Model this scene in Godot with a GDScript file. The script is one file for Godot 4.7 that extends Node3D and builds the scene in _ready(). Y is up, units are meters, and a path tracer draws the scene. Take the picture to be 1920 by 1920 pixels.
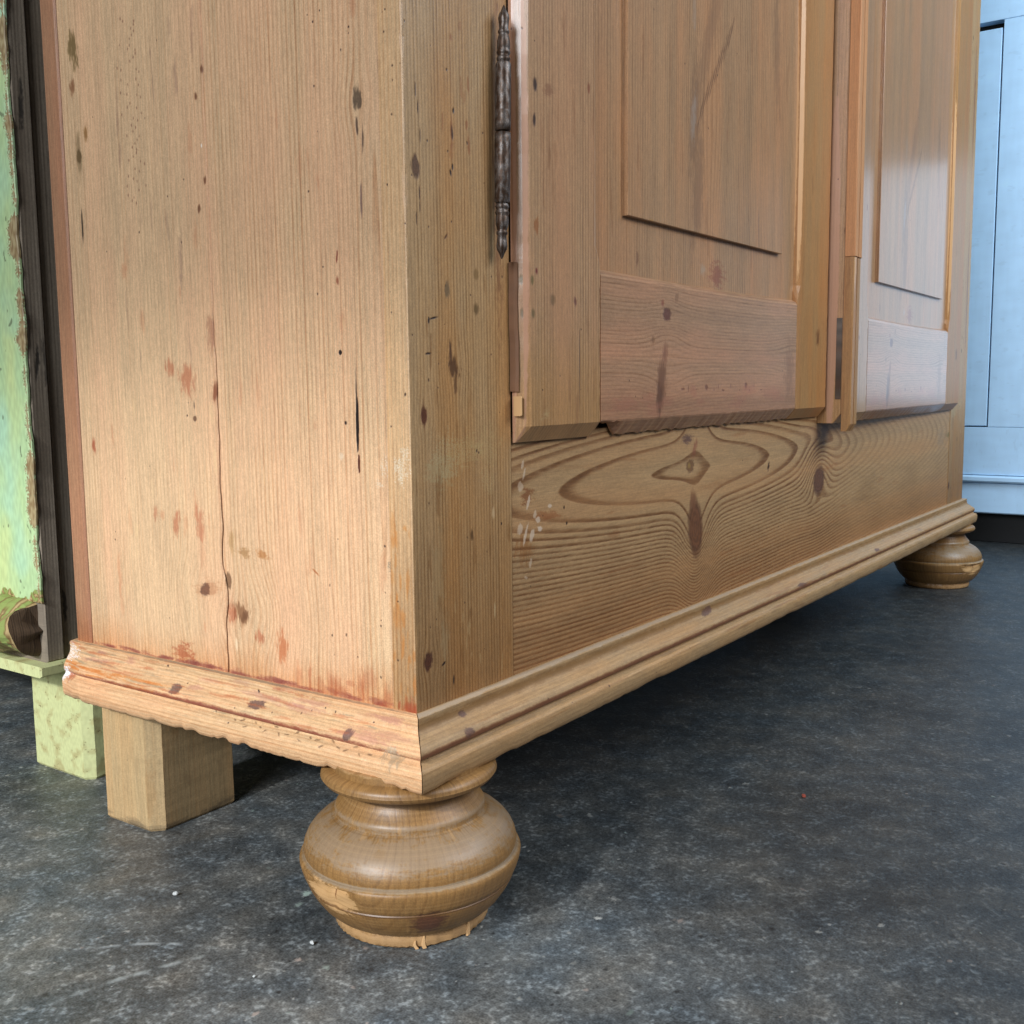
extends Node3D
# Lower corner of an old waxed pine wardrobe on a dark concrete floor.
# x runs to the right along the wardrobe's front, y up, the front lies in z = 0 and the left side in x = 0.

const WIDE := 1.2
const DEEP := 0.298
const TALL := 1.72
const MOULD_TOP := 0.1226
const MOULD_LOW := 0.0871

var used_names := {}
var rng := RandomNumberGenerator.new()
var M := {}
var T := {}

func _ready():
	rng.seed = 41
	set_camera_and_light()
	make_textures()
	make_materials()
	build_floor()
	build_white_cupboard()
	build_green_cabinet()
	build_wardrobe()
	build_crumbs()

# ------------------------------------------------------------------ camera, light
func set_camera_and_light():
	var cam := Camera3D.new()
	cam.name = "camera"
	cam.keep_aspect = Camera3D.KEEP_HEIGHT
	cam.fov = 2.0 * rad_to_deg(atan(960.0 / 2002.3))
	cam.near = 0.02
	cam.far = 60.0
	cam.transform = Transform3D(Basis(Vector3(0, 1, 0), -0.9563) * Basis(Vector3(1, 0, 0), -0.1178) * Basis(Vector3(0, 0, 1), -0.0111), Vector3(-0.4066, 0.2895, 0.3482))
	add_child(cam)
	cam.current = true
	var we := WorldEnvironment.new()
	we.name = "environment"
	var e := Environment.new()
	e.background_mode = Environment.BG_COLOR
	e.background_color = Color(0.50, 0.52, 0.55)
	e.background_energy_multiplier = 0.45
	e.tonemap_mode = Environment.TONE_MAPPER_LINEAR
	e.tonemap_exposure = 1.0
	e.sdfgi_enabled = true
	e.ssao_enabled = true
	e.ssil_enabled = true
	we.environment = e
	add_child(we)
	# the shop's windows: one behind the camera, one on the left, a cool one towards the right
	window_light("window_light_front", Vector3(0.5, 1.5, 1.75), Vector3(0.35, 0.4, 0.0), Vector2(1.2, 0.9), Color(0.985, 0.985, 1.0), 2.9)
	window_light("window_light_left", Vector3(-2.7, 1.5, 0.5), Vector3(0.0, 0.3, -0.1), Vector2(1.0, 1.1), Color(0.95, 0.97, 1.0), 6.6)
	window_light("window_light_cool", Vector3(0.95, 1.25, 0.85), Vector3(1.7, 0.35, 0.1), Vector2(0.5, 0.7), Color(0.76, 0.90, 1.0), 1.35)
	# a small pane far right, whose glare the right-hand door mirrors
	window_light("window_light_low", Vector3(1.62, 0.46, 0.21), Vector3(0.62, 0.44, 0.12), Vector2(0.25, 0.42), Color(0.80, 0.90, 1.0), 0.050)
	# low daylight that comes in under the half-raised shutter on the left
	var s := SpotLight3D.new()
	s.name = "low_daylight"
	s.light_color = Color(0.96, 0.98, 1.0)
	s.light_energy = 6.2
	s.light_size = 0.07
	s.spot_range = 12.0
	s.spot_attenuation = 2.0
	s.spot_angle = 22.0
	s.spot_angle_attenuation = 0.10
	s.shadow_enabled = true
	add_child(s)
	s.look_at_from_position(Vector3(-2.4, 1.4, -0.10), Vector3(0.0, -1.09, -0.15))

func window_light(called, at, to, size, color, energy):
	var l := AreaLight3D.new()
	l.name = called
	l.area_size = size
	l.light_color = color
	l.light_energy = energy
	l.area_range = 14.0
	l.area_attenuation = 2.0
	l.shadow_enabled = true
	add_child(l)
	l.look_at_from_position(at, to)

# ------------------------------------------------------------------ naming
func numbered(called: String) -> String:
	var n = used_names.get(called, 0)
	used_names[called] = n + 1
	return called if n == 0 else "%s_%03d" % [called, n]

func thing(called, label, category, at := Vector3.ZERO, group := "") -> Node3D:
	var o := Node3D.new()
	o.name = numbered(called)
	add_child(o, true)
	o.position = at
	tag(o, label, category, group)
	return o

func tag(o, label, category, group := ""):
	o.set_meta("label", label)
	o.set_meta("category", category)
	if group:
		o.set_meta("group", group)

func node(called, parent) -> Node3D:
	var o := Node3D.new()
	o.name = called
	parent.add_child(o, true)
	return o

# ------------------------------------------------------------------ mesh building
# A soup: {p: positions, three to a face, g: smoothing group of each face}
func soup() -> Dictionary:
	return {"p": PackedVector3Array(), "g": PackedInt32Array(), "t": PackedVector2Array()}

func tri(s, a, b, c, g := -1):
	s.p.append(a); s.p.append(b); s.p.append(c); s.g.append(g)

func quad(s, a, b, c, d, g := -1):
	tri(s, a, b, c, g)
	tri(s, a, c, d, g)

func commit(called: String, s: Dictionary, mat: Material, parent: Node, uvf = null) -> MeshInstance3D:
	var p: PackedVector3Array = s.p
	var vol := 0.0
	for i in range(0, p.size(), 3):
		vol += p[i].dot(p[i + 1].cross(p[i + 2]))
	var flip := vol > 0.0
	var own_uv: bool = s.t.size() > 0
	var st := SurfaceTool.new()
	st.begin(Mesh.PRIMITIVE_TRIANGLES)
	for i in range(0, p.size(), 3):
		var a := p[i]
		var jb := i + 2 if flip else i + 1
		var jc := i + 1 if flip else i + 2
		var b := p[jb]
		var c := p[jc]
		var n := (c - a).cross(b - a)
		if n.length_squared() < 1e-20:
			continue
		n = n.normalized()
		var g = s.g[i / 3]
		st.set_smooth_group(4294967295 if g < 0 else g)
		for q in [i, jb, jc]:
			st.set_uv(s.t[q] if own_uv else uvf.call(p[q], n))
			st.add_vertex(p[q])
	st.generate_normals()
	var mi := MeshInstance3D.new()
	mi.name = called
	mi.mesh = st.commit()
	mi.material_override = mat
	parent.add_child(mi, true)
	return mi

# loops of equal length joined one after the other; groups: smoothing group of each loop edge
func loft(s: Dictionary, loops: Array, groups = null, cap := true, closed := true):
	var n: int = loops[0].size()
	for k in loops.size() - 1:
		var A = loops[k]
		var B = loops[k + 1]
		for i in (n if closed else n - 1):
			var j = (i + 1) % n
			quad(s, A[i], A[j], B[j], B[i], -1 if groups == null else groups[i])
	if cap:
		for q in [0, loops.size() - 1]:
			var L = loops[q]
			var o: Vector3 = L[0]
			var ex := Vector3.ZERO
			for v in L:
				if (v - o).length() > ex.length():
					ex = v - o
			ex = ex.normalized()
			var nn := Vector3.ZERO
			for i in n:
				nn += (L[i] - o).cross(L[(i + 1) % n] - o)
			nn = nn.normalized()
			var ey := nn.cross(ex)
			var flat := PackedVector2Array()
			for v in L:
				flat.append(Vector2((v - o).dot(ex), (v - o).dot(ey)))
			var t := Geometry2D.triangulate_polygon(flat)
			for i in range(0, t.size(), 3):
				var f = [L[t[i]], L[t[i + 1]], L[t[i + 2]]]
				var up: bool = (f[1] - f[0]).cross(f[2] - f[0]).dot(nn) > 0.0
				if up == (q > 0):
					tri(s, f[0], f[1], f[2])
				else:
					tri(s, f[0], f[2], f[1])

# smoothing groups of a closed profile: a new one wherever it turns sharply
func groups_of(prof: Array, limit := 0.6) -> Array:
	var g := []
	var k := 1
	var n := prof.size()
	for i in n:
		var a: Vector2 = prof[(i + n - 1) % n]
		var b: Vector2 = prof[i]
		var c: Vector2 = prof[(i + 1) % n]
		if i > 0 and absf((b - a).angle_to(c - b)) > limit:
			k += 1
		g.append(k)
	return g

# a board: an outline in (a, b), laid out in space by at(a, b, depth), front edges eased by bevel
func slab(s: Dictionary, outline: PackedVector2Array, at: Callable, thick: float, bevel: float, keep := []):
	var n := outline.size()
	var area := 0.0
	for i in n:
		area += outline[i].cross(outline[(i + 1) % n])
	var ins := PackedVector2Array()
	for i in n:
		var d1 := (outline[i] - outline[(i + n - 1) % n]).normalized()
		var d2 := (outline[(i + 1) % n] - outline[i]).normalized()
		var n1 := Vector2(-d1.y, d1.x) * signf(area)
		var n2 := Vector2(-d2.y, d2.x) * signf(area)
		var m := (n1 + n2)
		m = m / maxf(m.length_squared() * 0.5, 0.35)
		var q := outline[i] + m * bevel
		for kb in keep:
			if absf(outline[i].y - kb) < 0.00001:
				q.y = outline[i].y
		ins.append(q)
	var L0 := []
	var L1 := []
	var L2 := []
	for i in n:
		L0.append(at.call(ins[i].x, ins[i].y, 0.0))
		L1.append(at.call(outline[i].x, outline[i].y, bevel))
		L2.append(at.call(outline[i].x, outline[i].y, thick))
	var t := Geometry2D.triangulate_polygon(ins)
	var front: Vector3 = at.call(0, 0, 0) - at.call(0, 0, 1)
	for i in range(0, t.size(), 3):
		var a = L0[t[i]]
		var b = L0[t[i + 1]]
		var c = L0[t[i + 2]]
		if (b - a).cross(c - a).dot(front) < 0.0:
			tri(s, a, c, b)
			tri(s, L2[t[i]], L2[t[i + 1]], L2[t[i + 2]])
		else:
			tri(s, a, b, c)
			tri(s, L2[t[i]], L2[t[i + 2]], L2[t[i + 1]])
	# which way the rim must wind follows from the outline's turn and the frame's hand
	var hand := (at.call(1, 0, 0) - at.call(0, 0, 0) as Vector3).cross(at.call(0, 1, 0) - at.call(0, 0, 0)).dot(front) * area
	for i in n:
		var j := (i + 1) % n
		if hand > 0.0:
			quad(s, L0[i], L1[i], L1[j], L0[j])
			quad(s, L1[i], L2[i], L2[j], L1[j])
		else:
			quad(s, L0[j], L1[j], L1[i], L0[i])
			quad(s, L1[j], L2[j], L2[i], L1[i])

# a tall board between two edges given as functions of the height, made in lengths so that its texture can be turned back at each cut
func tall_board(s: Dictionary, y0: float, y1: float, cuts: Array, left: Callable, right: Callable, at: Callable, thick: float, bevel: float, step: float):
	var ends := [y0]
	for c in cuts:
		if c > y0 + 0.01 and c < y1 - 0.01:
			ends.append(c)
	ends.append(y1)
	for k in ends.size() - 1:
		var lo: float = ends[k]
		var hi: float = ends[k + 1]
		var m := maxi(1, int((hi - lo) / (step if k == 0 else step * 4.0)))
		var o := PackedVector2Array()
		for i in m + 1:
			var y := lerpf(lo, hi, float(i) / m)
			o.append(Vector2(right.call(y), y))
		for i in m + 1:
			var y := lerpf(hi, lo, float(i) / m)
			o.append(Vector2(left.call(y), y))
		slab(s, o, at, thick, bevel, ends.slice(1, ends.size() - 1))

func fold(b: float, hi: float, span: float) -> float:
	if b <= hi:
		return b
	var t := fmod(b - hi, 2.0 * span)
	return hi - t if t < span else hi - 2.0 * span + t

func cuts_of(o: float, size: float, top: float) -> Array:
	var list := []
	var y := o + size - 0.004
	while y < top:
		list.append(y)
		y += minf(0.3, 0.55 * size)
	return list

func box(s: Dictionary, lo: Vector3, hi: Vector3, bev := 0.0008):
	var o := PackedVector2Array([Vector2(lo.x, lo.y), Vector2(hi.x, lo.y), Vector2(hi.x, hi.y), Vector2(lo.x, hi.y)])
	slab(s, o, func(a, b, d): return Vector3(a, b, hi.z - d), hi.z - lo.z, bev)

# texture coordinates of a flat layout: origin and size in metres; main axis of the face it is meant for
func uv_front(o: Vector2, size: Vector2) -> Callable:
	return func(p: Vector3, n: Vector3):
		var a := p.x
		var b := p.y
		if absf(n.x) > absf(n.z) and absf(n.x) > absf(n.y):
			a = p.x + p.z
		elif absf(n.y) > absf(n.z):
			b = p.y + p.z
		return Vector2((a - o.x) / size.x, 1.0 - (fold(b, o.y + size.y - 0.004, minf(0.3, 0.55 * size.y)) - o.y) / size.y)

func uv_side(o: Vector2, size: Vector2) -> Callable:
	return func(p: Vector3, n: Vector3):
		var a := p.z
		var b := p.y
		if absf(n.z) > absf(n.x) and absf(n.z) > absf(n.y):
			a = p.z + p.x
		elif absf(n.y) > absf(n.x):
			b = p.y + p.x
		return Vector2((a - o.x) / size.x, 1.0 - (fold(b, o.y + size.y - 0.004, minf(0.3, 0.55 * size.y)) - o.y) / size.y)

func wobble(x: float, k: float, amp: float) -> float:
	return amp * (sin(x * 61.0 + k * 3.1) * 0.5 + sin(x * 147.0 + k * 7.7) * 0.3 + sin(x * 389.0 + k * 1.3) * 0.2)

# ------------------------------------------------------------------ textures
var N_warp := FastNoiseLite.new()
var N_fine := FastNoiseLite.new()
var N_soft := FastNoiseLite.new()

func hash1(k: float) -> float:
	var x := sin(k * 12.9898) * 43758.5453
	return x - floor(x)

# One board's face: growth rings cut lengthways, bent round the knots, with fibre, streaks and tone.
# spec: along ("a" or "b"), c0, u0, k, r0, sp, warp, early, late, strength, tint, tint_amt, knots [[u, c, su, sc, amp]], steps
func wood(w: int, h: int, o: Vector2, size: Vector2, spec: Dictionary, marks: Array) -> Image:
	var rows := 16
	var bands := []
	var n_bands := (h + rows - 1) / rows
	bands.resize(n_bands)
	var id := WorkerThreadPool.add_group_task(func(k): bands[k] = wood_band(w, h, k * rows, mini(h, (k + 1) * rows), o, size, spec), n_bands)
	WorkerThreadPool.wait_for_group_task_completion(id)
	var all := PackedByteArray()
	for b in bands:
		all.append_array(b)
	for m in marks:
		stamp(all, w, h, o, size, m)
	return Image.create_from_data(w, h, false, Image.FORMAT_RGB8, all)

func wood_band(w: int, h: int, j0: int, j1: int, o: Vector2, size: Vector2, spec: Dictionary) -> PackedByteArray:
	var out := PackedByteArray()
	out.resize(w * (j1 - j0) * 3)
	var vertical: bool = spec.get("along", "b") == "b"
	var c0: float = spec.get("c0", 0.0)
	var u0: float = spec.get("u0", 0.0)
	var kk: float = spec.get("k", 0.03)
	var r0: float = spec.get("r0", 0.0)
	var sp: float = spec.get("sp", 0.003)
	var warp: float = spec.get("warp", 0.0015)
	var wu: float = spec.get("warp_u", 5.0)
	var wc: float = spec.get("warp_c", 25.0)
	var early: Color = spec.early
	var late: Color = spec.late
	var strength: float = spec.get("strength", 0.7)
	var tint: Color = spec.get("tint", early)
	var tint_amt: float = spec.get("tint_amt", 0.0)
	var low: Color = spec.get("low", tint)
	var low_at: float = spec.get("low_at", -9.0)
	var low_amt: float = spec.get("low_amt", 0.0)
	var late_wide: float = spec.get("late_wide", 0.0014)
	var low_soft: float = spec.get("low_soft", 0.02)
	var seed: float = spec.get("seed", 0.0)
	var knots: Array = spec.get("knots", [])
	var steps: Array = spec.get("steps", [])
	var pale_to: float = spec.get("pale_to", -99.0)
	var pale: Color = spec.get("pale", early)
	var fade: float = spec.get("fade", 0.0)
	var calm_below: float = spec.get("calm_below", -99.0)
	var pw: float = spec.get("p", 2.0)
	var fibre: float = spec.get("fibre", 1.0)
	var even: float = spec.get("even", 0.25)
	var eyes: Array = spec.get("eyes", [])
	var split: Array = spec.get("split", [])
	var at := 0
	for j in range(j0, j1):
		var b := o.y + (1.0 - (j + 0.5) / h) * size.y
		for i in w:
			var a := o.x + (i + 0.5) / w * size.x
			var u := b if vertical else a
			var c := a if vertical else b
			var off := seed
			for sx in split:
				if c > sx:
					off += 3.7
			var raw := c
			var band := N_warp.get_noise_2d(u * 4.0 + off * 11.0, c * 160.0)
			var wide := clampf(3.0 * N_warp.get_noise_2d(u * 2.0 + off * 5.0 + 77.0, c * 420.0), -1.0, 1.0)
			c += warp * N_warp.get_noise_2d(u * wu * 10.0 + off * 100.0, c * wc * 10.0)
			for kn in knots:
				var du: float = (u - kn[0]) / kn[2]
				if du * du < 6.0:
					var dc: float = c - kn[1]
					var g := exp(-du * du - (dc * dc) / (kn[3] * kn[3]))
					c -= clampf(dc * 0.62, -kn[4], kn[4]) * g
			var cc := c - c0
			if off > seed + 1.0:
				cc += 0.013 * (off - seed)
			var du0 := (u - u0) * kk
			var r := sqrt(cc * cc + du0 * du0 + r0 * r0) if pw == 2.0 else pow(pow(absf(cc), pw) + pow(absf(du0), pw), 1.0 / pw)
			for ey in eyes:
				var ea: float = (u - ey[0]) / ey[2]
				var eb: float = (raw - ey[1]) / ey[3]
				r += ey[4] * exp(-ea * ea - eb * eb)
			var H := r / sp
			var wq := sp
			if steps.size() > 0:
				H = 0.0
				var rest := r
				for q in steps:
					if rest > q:
						rest -= q
						H += 1.0
					else:
						H += rest / q
						wq = q
						rest = -1.0
						break
				if rest > 0.0:
					H += rest / sp
			var fl := floorf(H)
			var f := H - fl
			var hs := hash1(fl + off)
			var lw := minf(late_wide, wq * 0.42)
			var to_edge := (1.0 - f) * wq
			hs = lerpf(hs * (0.45 + 0.75 * hs), 0.85, even)
			var t := (1.0 - smoothstep(lw * 0.45, lw * 1.5, to_edge)) * smoothstep(0.0, lw * 0.22, to_edge) * (0.28 + 0.72 * hs)
			t += 0.14 * f * hs
			var fine := N_fine.get_noise_2d(u * 260.0, raw * 9000.0)
			var streak := N_soft.get_noise_2d(u * 35.0 + off * 57.0, raw * 1500.0)
			var blot := N_soft.get_noise_2d(u * 90.0 + 311.0, raw * 240.0 + off * 31.0)
			var m := clampf(t * strength * (0.85 + 0.4 * band + 0.25 * streak + 0.35 * N_warp.get_noise_2d(u * 500.0, raw * 4000.0)), 0.0, 1.0)
			if raw < calm_below:
				m *= 0.45
			if fade > 0.0:
				m *= 1.0 - 0.65 * smoothstep(fade, fade + 0.16, u)
			var tt := clampf(tint_amt * (0.5 + blot * 0.7 + band * 0.8 + 0.3 * wide), 0.0, 1.0)
			var R := early.r + (late.r - early.r) * m
			var G := early.g + (late.g - early.g) * m
			var B := early.b + (late.b - early.b) * m
			if a < pale_to:
				R = pale.r * (1.0 - 0.12 * m)
				G = pale.g * (1.0 - 0.2 * m)
				B = pale.b * (1.0 - 0.26 * m)
				tt *= 0.35
			R += (tint.r - R) * tt
			G += (tint.g - G) * tt
			B += (tint.b - B) * tt
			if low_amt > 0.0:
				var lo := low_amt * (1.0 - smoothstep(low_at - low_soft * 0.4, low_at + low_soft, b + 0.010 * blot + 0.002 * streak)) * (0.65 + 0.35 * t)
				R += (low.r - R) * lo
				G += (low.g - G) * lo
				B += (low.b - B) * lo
			var v := 255.0 * (1.0 + fibre * (0.05 * fine + 0.035 * streak + 0.055 * N_fine.get_noise_2d(u * 7600.0, raw * 9600.0 + 40.0) + 0.05 * N_warp.get_noise_2d(u * 1700.0 + 9.0, raw * 3800.0)) + 0.05 * blot + 0.055 * smoothstep(-0.25, 0.25, band) + 0.03 * wide - 0.03)
			out[at] = clampi(int(R * v), 0, 255)
			out[at + 1] = clampi(int(G * v), 0, 255)
			out[at + 2] = clampi(int(B * v), 0, 255)
			at += 3
	return out

# A mark on a surface: [a, b, half width, half height, turn in degrees, colour, strength, ragged 0..1, kind]
# kind "" soft spot, "knot" with its own rings and dark rim, "line" a hair crack
func stamp(px: PackedByteArray, w: int, h: int, o: Vector2, size: Vector2, m: Array):
	var a0: float = m[0]
	var b0: float = m[1]
	var ra: float = m[2]
	var rb: float = m[3]
	var cs := cos(deg_to_rad(m[4]))
	var sn := sin(deg_to_rad(m[4]))
	var col: Color = m[5]
	var alpha: float = m[6]
	var rag: float = m[7]
	var kind: String = m[8] if m.size() > 8 else ""
	var reach := maxf(ra, rb) * 1.5
	var i0 := clampi(int((a0 - reach - o.x) / size.x * w), 0, w)
	var i1 := clampi(int((a0 + reach - o.x) / size.x * w) + 1, 0, w)
	var j0 := clampi(int((1.0 - (b0 + reach - o.y) / size.y) * h), 0, h)
	var j1 := clampi(int((1.0 - (b0 - reach - o.y) / size.y) * h) + 1, 0, h)
	var fa := 2600.0 if rb >= ra else 700.0
	var fb := 700.0 if rb >= ra else 2600.0
	var seed := a0 * 7919.0 + b0 * 3571.0
	for j in range(j0, j1):
		var db := o.y + (1.0 - (j + 0.5) / h) * size.y - b0
		for i in range(i0, i1):
			var da := o.x + (i + 0.5) / w * size.x - a0
			var x := (da * cs + db * sn) / ra
			var y := (-da * sn + db * cs) / rb
			var d := sqrt(x * x + y * y)
			if d > 1.5:
				continue
			d += rag * 0.75 * N_warp.get_noise_2d(da * fa + seed, db * fb) + rag * 0.30 * N_fine.get_noise_2d(da * fa * 5.0 + seed, db * fb * 3.0)
			var k := alpha * (1.0 - smoothstep(0.35, 1.0, d))
			var R := col.r
			var G := col.g
			var B := col.b
			if kind == "knot":
				k = alpha * (1.0 - smoothstep(0.62, 1.08, d))
				var ring := 0.5 + 0.5 * sin(d * 26.0 + 2.0 * N_warp.get_noise_2d(da * 1800.0, db * 1800.0))
				var q := 0.92 + 0.22 * ring - 0.16 * smoothstep(0.55, 0.8, d)
				R *= q
				G *= q
				B *= q
			elif kind == "hard":
				k = alpha * (1.0 - smoothstep(0.85, 1.0, d))
			elif kind == "flake":
				k = alpha * (1.0 if d < 0.8 and N_fine.get_noise_2d(da * 14000.0 + seed, db * 14000.0) > -0.08 + 0.35 * d else 0.0)
			if k <= 0.003:
				continue
			var at := (j * w + i) * 3
			px[at] = clampi(int(px[at] + (R * 255.0 - px[at]) * k), 0, 255)
			px[at + 1] = clampi(int(px[at + 1] + (G * 255.0 - px[at + 1]) * k), 0, 255)
			px[at + 2] = clampi(int(px[at + 2] + (B * 255.0 - px[at + 2]) * k), 0, 255)

# scattered worm holes, nail marks and short dark dashes
func holes(list: Array, lo: Vector2, hi: Vector2, count: int, seed: int, tall := 1.6):
	var r := RandomNumberGenerator.new()
	r.seed = seed
	for i in count:
		var p := Vector2(r.randf_range(lo.x, hi.x), r.randf_range(lo.y, hi.y))
		if i % 5 > 2:
			continue
		var q := r.randf_range(0.00035, 0.0008)
		list.append([p.x, p.y, q, q * r.randf_range(1.0, tall), r.randf_range(-12, 12), Color(0.14, 0.08, 0.06), r.randf_range(0.45, 0.95), 0.2, ""])

func smears(list: Array, lo: Vector2, hi: Vector2, count: int, seed: int, col: Color, alpha: float, wide: float, long: float, along_b := true):
	var r := RandomNumberGenerator.new()
	r.seed = seed
	for i in count:
		var p := Vector2(r.randf_range(lo.x, hi.x), r.randf_range(lo.y, hi.y))
		var x := wide * r.randf_range(0.3, 1.2)
		var y := long * r.randf_range(0.3, 1.3)
		list.append([p.x, p.y, x if along_b else y, y if along_b else x, r.randf_range(-4, 4), col, alpha * r.randf_range(0.4, 1.0), 0.7, ""])

const RED := Color(0.60, 0.25, 0.14)
const HOLE := Color(0.12, 0.07, 0.05)
const GREYED := Color(0.46, 0.42, 0.36)
const KNOT := Color(0.40, 0.26, 0.17)
const CHALK := Color(0.86, 0.80, 0.70)

func make_textures():
	N_warp.noise_type = FastNoiseLite.TYPE_SIMPLEX_SMOOTH
	N_warp.frequency = 0.1
	N_warp.fractal_octaves = 2
	N_warp.seed = 3
	N_fine.noise_type = FastNoiseLite.TYPE_SIMPLEX
	N_fine.frequency = 0.1
	N_fine.fractal_type = FastNoiseLite.FRACTAL_NONE
	N_fine.seed = 8
	N_soft.noise_type = FastNoiseLite.TYPE_SIMPLEX_SMOOTH
	N_soft.frequency = 0.1
	N_soft.fractal_octaves = 3
	N_soft.seed = 21
	var k: Array

	# --- the wardrobe's left side: upright boards, laid out in (z, y)
	k = []
	k.append([-0.1705, 0.2950, 0.0085, 0.0105, 0, RED, 0.42, 0.8, ""])
	k.append([-0.1870, 0.3030, 0.0050, 0.0060, 30, RED, 0.40, 0.9, ""])
	k.append([-0.1464, 0.2877, 0.0034, 0.0075, 0, Color(0.45, 0.22, 0.13), 0.7, 0.5, ""])
	k.append([-0.1656, 0.2723, 0.0018, 0.0018, 0, Color(0.42, 0.30, 0.22), 0.85, 0.2, "knot"])
	k.append([-0.1656, 0.2800, 0.0005, 0.0030, 0, HOLE, 0.7, 0.2, ""])
	k.append([-0.1631, 0.1705, 0.0054, 0.0042, 20, Color(0.38, 0.27, 0.22), 0.9, 0.35, "knot"])
	k.append([-0.1600, 0.1720, 0.0130, 0.0060, 10, Color(0.62, 0.38, 0.24), 0.35, 0.6, ""])
	k.append([-0.1420, 0.1780, 0.0032, 0.0052, 0, Color(0.45, 0.32, 0.22), 0.8, 0.4, "knot"])
	k.append([-0.1318, 0.1608, 0.0080, 0.0085, -25, Color(0.52, 0.36, 0.24), 0.85, 0.75, ""])
	k.append([-0.1290, 0.1590, 0.0040, 0.0050, 0, KNOT, 0.7, 0.8, ""])
	k.append([-0.1400, 0.1600, 0.0050, 0.0090, 15, RED, 0.45, 0.7, ""])
	k.append([-0.1372, 0.2020, 0.0030, 0.0100, 0, Color(0.60, 0.45, 0.26), 0.45, 0.6, ""])
	k.append([-0.1270, 0.1960, 0.0060, 0.0040, -25, Color(0.58, 0.42, 0.25), 0.6, 0.6, ""])
	k.append([-0.0361, 0.2860, 0.0006, 0.0180, -1.0, HOLE, 0.75, 0.25, ""])
	k.append([-0.0359, 0.2700, 0.0011, 0.0150, -1.0, Color(0.10, 0.05, 0.03), 1.0, 0.15, "hard"])
	k.append([-0.0355, 0.2500, 0.0009, 0.0060, 0, Color(0.32, 0.15, 0.09), 0.95, 0.2, "hard"])
	k.append([-0.0442, 0.2711, 0.0011, 0.0014, 0, HOLE, 0.9, 0.2, ""])
	k.append([-0.0466, 0.3075, 0.0013, 0.0015, 0, HOLE, 0.95, 0.2, "hard"])
	k.append([-0.0130, 0.2480, 0.0070, 0.0070, 0, CHALK, 0.85, 0.8, "flake"])
	k.append([-0.0080, 0.2560, 0.0060, 0.0035, 0, CHALK, 0.7, 0.9, "flake"])
	k.append([-0.0220, 0.2400, 0.0035, 0.0025, 0, CHALK, 0.7, 0.9, "flake"])
	k.append([-0.0480, 0.2535, 0.0025, 0.0025, 0, CHALK, 0.5, 0.5, ""])
	k.append([-0.1860, 0.1290, 0.0105, 0.0070, 0, RED, 0.5, 0.8, ""])
	k.append([-0.0982, 0.1440, 0.0050, 0.0110, 0, Color(0.66, 0.30, 0.14), 0.5, 0.8, ""])
	k.append([-0.1172, 0.1480, 0.0045, 0.0045, 0, RED, 0.45, 0.8, ""])
	k.append([-0.1370, 0.1410, 0.0014, 0.0052, 0, Color(0.93, 0.83, 0.68), 0.7, 0.1, ""])
	k.append([-0.1652, 0.2093, 0.0045, 0.0130, 4, RED, 0.36, 0.8, ""])
	k.append([-0.1875, 0.2094, 0.0042, 0.0090, -12, RED, 0.42, 0.8, ""])
	k.append([-0.2070, 0.2140, 0.0024, 0.0065, 0, RED, 0.30, 0.8, ""])
	k.append([-0.1120, 0.1960, 0.0060, 0.0026, -14, Color(0.62, 0.38, 0.18), 0.55, 0.7, ""])
	k.append([-0.0700, 0.1900, 0.0040, 0.0008, -35, Color(0.62, 0.34, 0.18), 0.7, 0.3, ""])
	k.append([-0.0155, 0.1980, 0.0030, 0.0030, 0, GREYED, 0.7, 0.7, "flake"])
	k.append([-0.2655, 0.4980, 0.0055, 0.0140, 10, Color(0.46, 0.37, 0.22), 0.9, 0.7, ""])
	k.append([-0.2680, 0.4760, 0.0035, 0.0060, 0, Color(0.48, 0.30, 0.18), 0.7, 0.6, ""])
	k.append([-0.2652, 0.4340, 0.0030, 0.0046, 0, Color(0.40, 0.30, 0.17), 0.9, 0.3, "knot"])
	k.append([-0.2652, 0.4350, 0.0035, 0.0190, 0, Color(0.42, 0.34, 0.22), 0.5, 0.4, ""])
	k.append([-0.2660, 0.3920, 0.0012, 0.0160, 0, Color(0.22, 0.17, 0.12), 0.85, 0.3, ""])
	k.append([-0.2570, 0.4470, 0.0025, 0.0060, 0, Color(0.50, 0.34, 0.16), 0.7, 0.6, ""])
	k.append([-0.2670, 0.2550, 0.0022, 0.0080, 0, Color(0.58, 0.26, 0.16), 0.7, 0.5, ""])
	k.append([-0.0298, 0.4317, 0.0032, 0.0060, 0, Color(0.36, 0.29, 0.22), 0.85, 0.5, "knot"])
	k.append([-0.0305, 0.4180, 0.0010, 0.0070, 2, Color(0.30, 0.22, 0.17), 0.85, 0.4, ""])
	k.append([-0.0270, 0.4120, 0.0010, 0.0090, -4, Color(0.30, 0.22, 0.17), 0.75, 0.4, ""])
	k.append([-0.0290, 0.3830, 0.0010, 0.0110, 0, Color(0.40, 0.30, 0.28), 0.7, 0.4, ""])
	k.append([-0.0470, 0.3560, 0.0007, 0.0048, -6, Color(0.45, 0.14, 0.08), 0.9, 0.3, ""])
	k.append([-0.0470, 0.3440, 0.0013, 0.0030, 0, Color(0.50, 0.24, 0.15), 0.7, 0.5, ""])
	k.append([-0.1480, 0.3200, 0.0045, 0.0130, 0, Color(0.60, 0.38, 0.28), 0.45, 0.8, ""])
	for y in [0.466, 0.452, 0.406, 0.391]:
		k.append([-0.150 + 0.004 * sin(y * 300.0), y, 0.0016, 0.0030, 0, Color(0.40, 0.24, 0.15), 0.75, 0.4, ""])
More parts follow.
